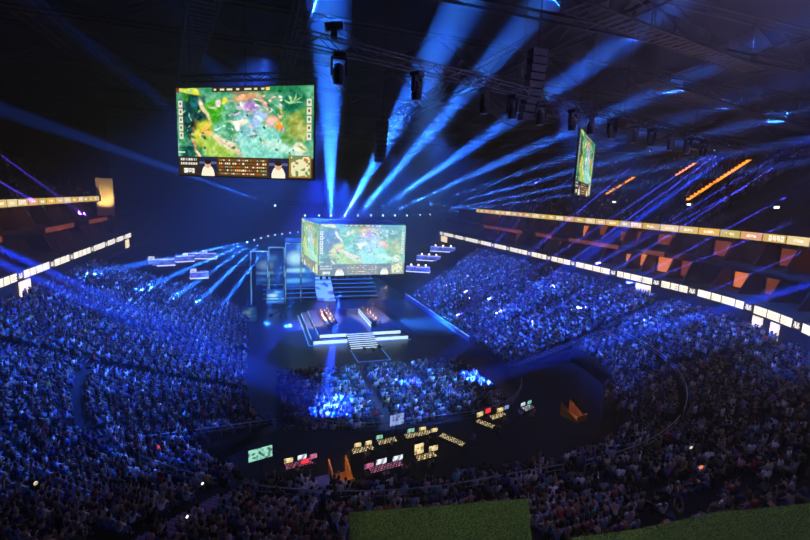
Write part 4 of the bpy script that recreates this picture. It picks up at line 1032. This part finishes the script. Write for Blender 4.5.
for k in range(13):
    x, y, rz = [(3.2, 33.7, 0), (9.2, 34.5, 0), (11.6, 35.4, .2), (14.0, 35.6, 0), (15.4, 35.6, .1), (10.0, 31.5, 0), (11.8, 31.7, .2), (14.2, 32.1, 0), (24.2, 37.1, .1), (22.9, 35.8, .8), (28.4, 37.9, .2), (26.5, 37.6, 2), (19.4, 34.4, .4)][k]
    sh = ['black', 'grey', 'black', 'navy', 'black', 'white', 'black', 'grey', 'brown', 'black', 'red', 'light blue', 'purple'][k]
    sitp = k < 11
    person('technician', 'phone' if sitp else 'stand', (x, y, 1.0), rz, sh, ['black', 'brown', 'blond'][k % 3], f'technician in {sh} ' + ['at the desk by the small TV', 'at the yellow keyed desk', 'below the big pale monitor', 'at the long control desk', 'at the far half of the long desk', 'before the pink monitor', 'before the two white monitors', 'before the tall yellow monitor', 'at the lit desk by the red screen', 'at the slanted bright desk', 'before the white screens', 'standing past the red screen', 'standing by the slanted desk'][k], 'crew at the control desks')
    if sitp:
        e = empty('office_chair', (x, y, 1.0), rz); tag(e, 'office chair of the technician ' + ['by the small TV', 'at the yellow keyed desk', 'below the big pale monitor', 'at the long control desk', 'at the far half of the long desk', 'before the pink monitor', 'before the two white monitors', 'before the tall yellow monitor', 'by the red screen', 'at the slanted bright desk', 'before the white screens'][k], 'chair', 'office chairs at the control desks')
        o = MB(); o.box(-.24, -.22, .36, .24, .24, .42); o.build('seat', M['desk'], e, .02); o = MB(); o.box(-.22, -.32, .5, .22, -.26, 1.0); o.build('backrest', M['desk'], e, .02)
        o = MB(); o.bar((0, 0, .04), (0, 0, .36), .03, 6); [o.bar((0, 0, .07), (.28*math.cos(q*1.257), .28*math.sin(q*1.257), .03), .02, 4) for q in range(5)]; o.build('base', M['desk'], e)

# ------------------------------------------------------------------ turf covered platforms below the camera
def turf(name, P, z, lab, th=.5):
    e = empty(name, (P[0][0], P[0][1], 0)); tag(e, lab, 'platform', 'turf covered platforms'); Q = [(p[0]-P[0][0], p[1]-P[0][1]) for p in P]; n = len(Q)
    o = MB(); o.add([(x, y, z-th) for x, y in Q]+[(x, y, z-.04) for x, y in Q], [(i, (i+1) % n, n+(i+1) % n, n+i) for i in range(n)]+[tuple(range(n))[::-1], tuple(range(n, 2*n))]); o.build('deck', M['dark'], e)
    # turf sheet with a fine relief of blades
    x0, x1 = min(p[0] for p in Q), max(p[0] for p in Q); y0, y1 = min(p[1] for p in Q), max(p[1] for p in Q); V = []; F = []
    o = MB(); o.add([(x, y, z-.04) for x, y in Q]+[(x, y, z) for x, y in Q], [(i, (i+1) % n, n+(i+1) % n, n+i) for i in range(n)]+[tuple(range(n, 2*n))]); t = o.build('turf_cover', M['turf'], e)
    from mathutils.geometry import intersect_point_tri_2d
    def inside(px, py):
        s = False; j = n-1
        for i in range(n):
            if ((Q[i][1] > py) != (Q[j][1] > py)) and (px < (Q[j][0]-Q[i][0])*(py-Q[i][1])/(Q[j][1]-Q[i][1])+Q[i][0]): s = not s
            j = i
        return s
    r = random.Random(5); k = 0; area = (x1-x0)*(y1-y0); N = int(min(30000, area*700))
    for _ in range(N):
        a, b = r.uniform(x0, x1), r.uniform(y0, y1)
        if not inside(a, b): continue
        h = r.uniform(.02, .06); q = r.uniform(0, 6.28); dx, dy = .018*math.cos(q), .018*math.sin(q)
        V += [(a-dx, b-dy, z-.005), (a+dx, b+dy, z-.005), (a+dy*2, b-dx*2, z+h)]; F.append((k, k+1, k+2)); k += 3
    bl = strips('turf_blades', M['turf'], V, F); bl.parent = e; bl['kind'] = 'stuff'
    for p in (Q[0], Q[len(Q)//2]):
        cx, cy = p[0]*.8+(x0+x1)/2*.2, p[1]*.8+(y0+y1)/2*.2
        o = MB(); o.bar((cx, cy, .5), (cx, cy, z-th), .15, 8); o.build('support_post', M['dark'], e)
    return e
turf('turf_platform', [(2.82, 12.6), (8.85, 11.65), (7.6, 9.6), (2.4, 10.6)], 14.0, 'square green turf topped platform standing alone below the camera')
turf('turf_platform', [(8.9, 9.75), (11.5, 9.45), (14.6, 9.35), (18.6, 8.75), (18.4, 6.3), (8.6, 7.6)], 14.0, 'long curved green turf ledge at the corner beside the dark steps')


# ------------------------------------------------------------------ roof
def truss_beam(name, A, B, h=1.2, w=1.0, n=20, r=.05, m='steel', parent=None, kids=False):
    A, B = Vector(A), Vector(B); d = (B-A).normalized(); s = d.cross(Vector((0, 0, 1))).normalized()*w/2; up = Vector((0, 0, h)); o = MB()
    for q in (s, -s):
        for v in (Vector(), up): o.bar(A+q+v, B+q+v, r)
    for i in range(n):
        a = A+(B-A)*i/n; b = A+(B-A)*(i+1)/n
        for q in (s, -s): o.bar(a+q+(up if i % 2 else Vector()), b+q+(Vector() if i % 2 else up), r*.6)
        o.bar(a+s+(up if i % 2 else Vector()), a-s+(up if i % 2 else Vector()), r*.6)
    return o.build(name, M[m], parent)
def roof():
    for k in range(9):      # main roof trusses spanning the hall
        y = 14+k*15.5; struct(truss_beam('ceiling_truss', (-70, y, 37.0), (106, y, 37.0), 3.0, 1.2, 30, .14))
    for k in range(7):
        x = -40+k*22; struct(truss_beam('ceiling_truss', (x, 0, 37.6), (x, 146, 37.6), 2.2, 1.0, 30, .10))
    for (x0, y0, x1, y1, z) in ((19, 25.5, 42, 30, 36.2), (34, 34, 86, 46, 35.2), (-2.2, 30, -7.5, 62, 35.4), (30, 52, 90, 60, 35.2)):
        o = MB(); A = Vector((x0, y0, z)); B = Vector((x1, y1, z)); d = (B-A).normalized(); s = d.cross(Vector((0, 0, 1)))*.9; n = int((B-A).length/.8)
        e = empty('roof_catwalk', A); tag(e, {19: 'slatted roof catwalk crossing above the slanted screen', 34: 'slatted roof catwalk farther over the upper tier', -2.2: 'slatted roof catwalk above the big landscape screen', 30: 'deepest slatted roof catwalk over the long stand'}[x0], 'catwalk', 'catwalks under the roof')
        for i in range(n):
            c = d*(i*.8+.4); o.obox(c, d, s.normalized(), (0, 0, 1), .34, 1.8, .05)
        o.build('slat_deck', M['slat'], e)
        for q in (s, -s):
            o = MB(); o.bar(q, B-A+q, .08); o.bar(q+Vector((0, 0, 1.1)), B-A+q+Vector((0, 0, 1.1)), .05)
            for i in range(0, n, 3): o.bar(d*(i*.8)+q, d*(i*.8)+q+Vector((0, 0, 1.1)), .04)
            o.build('side_rail', M['steel'], e)
        for q in (.03, .35, .65, .97):
            o = MB(); p = (B-A)*q; o.bar(p, p+Vector((0, 0, 41-z)), .05); o.build('hanger_rod', M['steel'], e)
roof()
# front lighting truss with moving heads
T0, T1 = Vector((1.6, 15.4, 28.6)), Vector((27.5, 22.9, 28.6))
ft = truss_beam('lighting_truss', (0, 0, 0), T1-T0+Vector((8, 2.3, 0)), .38, .38, 60, .028, 'dark'); ft.location = T0-Vector((0, 0, 0)); tag(ft, 'black lighting truss carrying the row of hanging moving heads', 'truss')
for q in (.05, .3, .55, .8):
    o = MB(); p = (T1-T0)*q*1.25; o.bar((p.x, p.y, .38), (p.x, p.y, 12.3), .012, 4); o.build('suspension_cable', M['steel'], ft)
def moving_head_geo():
    base = MB(); base.box(-.2, -.2, -.16, .2, .2, 0)
    yoke = MB()
    for s in (-1, 1): yoke.box(s*.24-.03, -.08, -.72, s*.24+.03, .08, -.14)
    yoke.box(-.27, -.08, -.2, .27, .08, -.14)
    head = MB(); head.lathe([(.10, -1.02), (.17, -.98), (.2, -.8), (.2, -.52), (.13, -.34), (.06, -.3)], 12)
    lens = MB(); lens.lathe([(.14, -1.03), (.15, -1.0)], 12)
    return base, yoke, head, lens
g1 = moving_head_geo(); mh = empty('hanging_moving_head'); hb = [g.build(n, M[m], mh) for g, n, m in zip(g1, ('base', 'yoke', 'head', 'lens'), ('dark', 'dark', 'dark', 'rail'))]
HP = [(337, 15.2), (417, 16.7), (487, 18.5), (517, 19.4), (545, 20.5), (575, 22), (592, 23), (614, 24), (635, 25.2), (653, 26.4), (672, 27.8), (690, 29), (706, 30.2)]
dT = (T1-T0)
ords = ['the one at the truss end over the big screen', 'second from the truss end over the big screen', 'third in the row', 'fourth in the row', 'fifth in the row', 'sixth in the row', 'seventh in the row', 'eighth in the row', 'ninth in the row', 'tenth in the row', 'eleventh in the row', 'twelfth in the row', 'last of the row']
for i, (px, dd) in enumerate(HP):
    p = at_depth(px, 80, dd); t = (p.x-T0.x)/dT.x; q = T0+dT*t
    o = mh if i == 0 else copy_tree(mh); o.location = (q.x, q.y, 28.58); o.rotation_euler = (0, 0, i*.7); s = 1.0; o.scale = (s, s, s)
    tag(o, 'black moving head lamp, '+ords[i], 'stage light', 'moving heads on the front truss')
# camera/projector lump above the first head
o = empty('followspot', (T0.x+1.0, T0.y+.4, 28.98)); tag(o, 'bulky followspot lamp standing on top of the truss', 'stage light')
q = MB(); q.bar((-.28, 0, .36), (.28, 0, .50), .14, 10); q.build('lamp_barrel', M['dark'], o); q = MB(); q.box(-.1, -.1, 0, .1, .1, .32); q.build('bracket', M['dark'], o); q = MB(); q.bar((.28, 0, .50), (.32, 0, .51), .11, 10); q.build('lens', M['rail'], o)
for (x, y, z, s, lab) in ((15.2, 23, 29.2, 1.0, 'tall black speaker tower hanging behind the third moving head'), (10.5, 38, 27, .9, 'thin black speaker tower hanging beside the first wide beam')):
    o = empty('hanging_line_array', (x, y, z)); tag(o, lab, 'speaker', 'hanging speaker towers')
    for k in range(9):
        q = MB(); q.hexa([(-.45*s, -.3+k*k*.008, -k*.42*s-.38*s+3.2), (.45*s, -.3+k*k*.008, -k*.42*s-.38*s+3.2), (.45*s, .3+k*k*.008, -k*.42*s-.38*s+3.2), (-.45*s, .3+k*k*.008, -k*.42*s-.38*s+3.2), (-.5*s, -.32+k*k*.008, -k*.42*s+3.2), (.5*s, -.32+k*k*.008, -k*.42*s+3.2), (.5*s, .32+k*k*.008, -k*.42*s+3.2), (-.5*s, .32+k*k*.008, -k*.42*s+3.2)]); q.build('speaker_cabinet', M['dark'], o, .02)
    q = MB(); q.bar((0, 0, 3.2), (0, 0, 40.9-z), .04); q.build('suspension_cable', M['dark'], o)
# small lights scattered in the stands
for x, y, z, lab in ((69.5, 43.4, 22.3, 'white work light on a short pole in the upper tier, closest to the turf ledge'), (69.5, 56.9, 22.3, 'white work light on a short pole midway along the upper tier'), (69.5, 73.6, 22.3, 'white work light on a short pole just past the slanted screen')):
    e = empty('work_light', (x, y, z)); tag(e, lab, 'lamp', 'work lights in the upper tier')
    o = MB(); o.bar((0, 0, 0), (0, 0, 2.35), .04, 6); o.build('pole', M['dark'], e); o = MB(); o.box(-.15, -.25, 2.3, .15, .25, 2.6); o.build('lamp_head', M['monitor_plain'], e)
for x, y, z, m, lab, r in ((-23.0, 51.2, 6.9, 'green_glow', 'green glow stick waved high in the side stand', .4), (-6.8, 34.1, 5.0, 'monitor_red', 'bright red light glowing in the dark corner block', .22), (-10.4, 24.9, 9.0, 'monitor_warm', 'tilted yellow phone torch in the dark corner block', .16),
                          (-2.9, 25.3, 7.4, 'monitor_plain', 'small white phone torch next to the purple stairs', .08), (-3.1, 20.9, 8.7, 'monitor_plain', 'white phone torch at the lower end of the purple stairs', .08), (25, 17.4, 8.7, 'orangeglow', 'orange glowing sign held over the crowd near the turf ledge', .16), (27.0, 19.6, 8.4, 'monitor_warm', 'yellow scarf light held over the crowd by the curved rail', .12)):
    o = MB(); o.lathe([(.03, 0), (.04, .1), (.04, .12)], 6); q = MB()
    e = empty('light_stick', (x, y, z)); e.rotation_euler = (.5, .4, 0); tag(e, lab, 'light stick', 'glowing things held in the crowd'); o.build('handle', M['dark'], e)
    q.lathe([(.05, .12), (r*.5, .2), (r*.5, .12+r*1.2), (.03, .16+r*1.4)], 8); q.build('glowing_tip', M[m], e)

# ------------------------------------------------------------------ lights
LN = [0]
def spot(loc, target, power, col, deg, blend=.3, rad=.1):
    LN[0] += 1
    l = bpy.data.lights.new('spotlight', 'SPOT'); l.energy = power; l.color = col; l.spot_size = math.radians(deg); l.spot_blend = blend; l.shadow_soft_size = rad
    o = bpy.data.objects.new('spotlight', l); COL.objects.link(o); o.location = loc; o.rotation_euler = (Vector(target)-Vector(loc)).to_track_quat('-Z', 'Y').to_euler(); return o
def area(loc, target, power, col, sx, sy):
    l = bpy.data.lights.new('area_fill', 'AREA'); l.energy = power; l.color = col; l.shape = 'RECTANGLE'; l.size = sx; l.size_y = sy
    o = bpy.data.objects.new('area_fill', l); COL.objects.link(o); o.location = loc; o.rotation_euler = (Vector(target)-Vector(loc)).to_track_quat('-Z', 'Y').to_euler(); return o
BLUE = (.03, .13, 1.0); BBL = (.018, .14, 1.0); DEEP = (.01, .05, 1.0); PIT = (.08, .26, 1.0)
def fixture(loc, target, label, group, k=.6):
    e = empty('beam_light', loc); tag(e, label, 'stage light', group); e.rotation_euler = (Vector(target)-Vector(loc)).to_track_quat('Z', 'Y').to_euler()
    o = MB(); o.lathe([(.16*k, -.7*k), (.26*k, -.5*k), (.30*k, -.1*k), (.28*k, 0)], 10); o.build('housing', M['dark'], e)
    o = MB(); o.lathe([(.24*k, .0), (.22*k, .03)], 10); o.build('lens', M['lens'], e)
    return e
# fan of beams above the cube: source pixel, depth; aim pixel, depth
D0 = 77.0
FAN = [((275, 207), 78, (60, 130), 40, .16, 1.9), ((305, 217), 77, (140, 85), 36, .08, 1.3), ((319, 217), 77, (226, 85), 44, .10, 1.6), ((331, 217), 77, (329, 0), 32, .46, 4.4),
       ((345, 217), 77, (466, 0), 32, .54, 4.2), ((358, 217), 78, (545, 0), 33, .75, 3.0), ((371, 217), 79, (600, 58), 38, 1.0, 2.7), ((383, 217), 80, (640, 100), 46, 1.5, 2.4),
       ((395, 217), 81, (660, 126), 54, 1.8, 2.2), ((407, 217), 82, (660, 148), 62, 1.9, 2.0), ((420, 216.5), 83, (650, 170), 68, 1.8, 1.8), ((430, 216), 84, (620, 188), 74, 1.6, 1.7)]
FORD = ['outermost, beside the big landscape screen', 'second from the landscape screen', 'third from the landscape screen', 'sending the upright wide beam', 'just past the upright wide beam', 'sixth along', 'seventh along', 'eighth along', 'ninth along', 'tenth along', 'eleventh along', 'last, above the lamp lit booths']
FANK = 2.4e7
for i, (sp, sd, tp, td, k, deg) in enumerate(FAN):
    sp = (sp[0], sp[1]-1.5)
    a = at_depth(*sp, sd); b = at_depth(*tp, td); fixture(a, b, 'beam light above the video cube, '+FORD[i], 'beam lights above the video cube')
    d = (b-a).normalized(); spot(a+d*.1, b, FANK*k, BBL, deg, .6, .12)
    if i > 2: spot(a+d*.1, b, FANK*k*.8, (.09, .32, 1), deg*.4, 1.0, .06)
tb = truss_beam('lighting_truss', (0, 0, 0), at_depth(432, 214, 84.5)-at_depth(270, 204, 78), .5, .5, 40, .04, 'dark'); tb.location = at_depth(270, 204, 78)+Vector((0, 1.3, .1)); tag(tb, 'long black truss above the video cube carrying bright beam lights', 'truss')
# small fan beside the cube
SF = [((247, 242), (150, 262)), ((254, 240), (172, 276)), ((261, 238), (184, 290)), ((268, 236), (196, 304)), ((275, 235), (214, 318)), ((282, 234), (236, 330)), ((290, 233), (262, 340)), ((298, 232), (288, 335))]
for i, (sp, tp) in enumerate(SF):
    a = at_depth(*sp, 96); b = at_depth(*tp, 80); fixture(a, b, 'beam light over the frame towers, '+NUM[i % 5]+(' of the outer five' if i < 5 else ' of the inner three'), 'beam lights on the frame towers', .5)
    d = (b-a).normalized(); spot(a+d*.1, b, FANK*(1.8 if i < 5 else .3), BBL, 3.0, .5, .1)
# broad blue foreground beams on the crowd
spot(at_depth(-60, 222, 26), at_depth(352, 408, 52), 1.6e7, DEEP, 4.0, .4, .2)
spot(at_depth(-160, 190, 30), at_depth(300, 398, 46), 1.8e7, DEEP, 3.4, .4, .2)
spot(at_depth(341, 285, 72.5), at_depth(324, 412, 48.5), 9e6, DEEP, 3.6, .4, .2)
spot(at_depth(890, 262, 28), at_depth(495, 373, 56), 1.6e7, DEEP, 4.0, .4, .2)
spot(at_depth(735, 150, 52), at_depth(425, 372, 56), 1.8e7, DEEP, 2.8, .4, .2)
# thin beams over the long stand
TH = [((598, 155), (480, 255), .5), ((650, 151), (560, 228), .8), ((715, 150), (545, 262), .7), ((730, 145), (478, 328), 1.2), ((815, 133), (650, 232), .6), ((815, 141), (560, 305), .9), ((815, 181), (655, 268), .8),
      ((815, 213), (600, 300), .7), ((617, 180), (478, 292), .5), ((538, 180), (476, 276), .4), ((528, 180), (482, 252), .35), ((760, 180), (600, 262), .5), ((830, 240), (620, 330), .6)]
for i, (sp, tp, k) in enumerate(TH):
    a = at_depth(*sp, 60 if sp[0] < 700 else 42); b = at_depth(*tp, 90 if tp[0] < 500 else 70); fixture(a, b, 'slim beam light under the roof over the long stand, '+(['outermost', 'second', 'third', 'fourth', 'fifth', 'sixth', 'seventh', 'eighth', 'ninth', 'tenth', 'eleventh', 'twelfth', 'last'][i])+' in order', 'slim beam lights over the long stand', .45)
    spot(a+(b-a).normalized()*.1, b, 1.6e8*k, (.045, .06, 1), .85, .3, .05)
for sp, tp in (((-20, 140), (70, 205)), ((-20, 170), (40, 205))):
    spot(at_depth(*sp, 40), at_depth(*tp, 80), 4e7, (.10, .05, 1), .9, .4, .05)
# blue wash on the stands and the floor block
WASH = 1.7e5
for loc, tg, k, deg, c in (((10, 62, 34), (-14, 62, 4), 1.5, 58, BLUE), ((8, 82, 33), (-13, 84, 4), 1.5, 52, BLUE), ((24, 64, 34), (50, 64, 4), 1.6, 58, BLUE), ((26, 90, 33), (49, 96, 4), 2.0, 54, BLUE),
                           ((16, 40, 37), (16, 49, 0), 2.6, 32, PIT), ((2, 44, 36), (-16, 38, 5), .9, 55, BLUE), ((32, 44, 36), (54, 38, 5), 1.1, 55, BLUE),
                           ((17, 118, 30), (17, 92, 4), 1.2, 70, DEEP)):
    spot(loc, tg, WASH*k, c, deg, .7, .8)
spot((19, 84, 9.5), (31, 78, 0), 150000, (.04, .34, 1), 34, .8, .2)  # added spot imitating the LED reflection on the walkway
spot((13, 66, 26), (14, 80, 0), 260000, (.01, .12, 1), 62, .8, .3)
spot((20, 70, 26), (27, 84, 0), 160000, (.01, .12, 1), 55, .8, .3)
# faint neutral / purple fill added to brighten the near rows, warm light by the desks
area((18, 12, 33), (16, 26, 4), 1400, (.45, .38, 1.0), 14, 4)
area((-22, 20, 31), (-8, 34, 4), 400, (.12, .18, 1), 8, 4)
spot((6.5, 16, 24), (6.5, 10.5, 14), 1150, (.85, 1.0, .5), 60, .8, .4)
spot((14, 14, 24), (14.5, 8, 14), 850, (.85, 1.0, .5), 70, .8, .4)
spot((12.9-1.2, 70, 9.5), (11.6, 78, 2), 80000, (1, .66, .42), 40, .6, .3)
spot((21, 70, 9.5), (20.9, 78, 2), 80000, (1, .66, .42), 40, .6, .3)
spot((-31.8, 117.0, 19.6), (-31.8, 119.6, 21.3), 1300, (1, .68, .28), 120, .8, .1)
for q in ((6.6, 32.4, 3.0), (32.9, 36.8, 3.0)):
    l = bpy.data.lights.new('stair_fill', 'POINT'); l.energy = 70; l.color = (1, .5, .18); l.shadow_soft_size = .1; o = bpy.data.objects.new('stair_fill', l); COL.objects.link(o); o.location = q  # point lights added to brighten the stair mouths
# warm lamps inside the suites
for x, ys, z in ((-31.5, (64, 74, 84, 94, 104, 114), 19.4), (65.6, (46, 56, 66, 76, 86, 96, 106, 116), 19.4), (64.0, (54, 70, 86, 102), 15.4), (-30.2, (70, 90, 110), 15.4)):
    for y in ys:
        l = bpy.data.lights.new('suite_lamp', 'POINT'); l.energy = 45; l.color = (1, .32, .10); l.shadow_soft_size = .2; o = bpy.data.objects.new('suite_lamp', l); COL.objects.link(o); o.location = (x, y, z)
# dim warm fill added below the roof, aimed up at the steelwork
area((36, 34, 30), (36, 38, 41), 450, (1, .72, .5), 20, 20)
# haze
w = bpy.data.worlds.new('world'); SC.world = w; w.use_nodes = True; nt = w.node_tree
nt.nodes['Background'].inputs['Color'].default_value = (.02, .03, .06, 1); nt.nodes['Background'].inputs['Strength'].default_value = 0.0
vs = nt.nodes.new('ShaderNodeVolumeScatter'); vs.inputs['Color'].default_value = (1, 1, 1, 1); vs.inputs['Density'].default_value = .0026; vs.inputs['Anisotropy'].default_value = .6
nt.links.new(vs.outputs[0], nt.nodes['World Output'].inputs['Volume'])
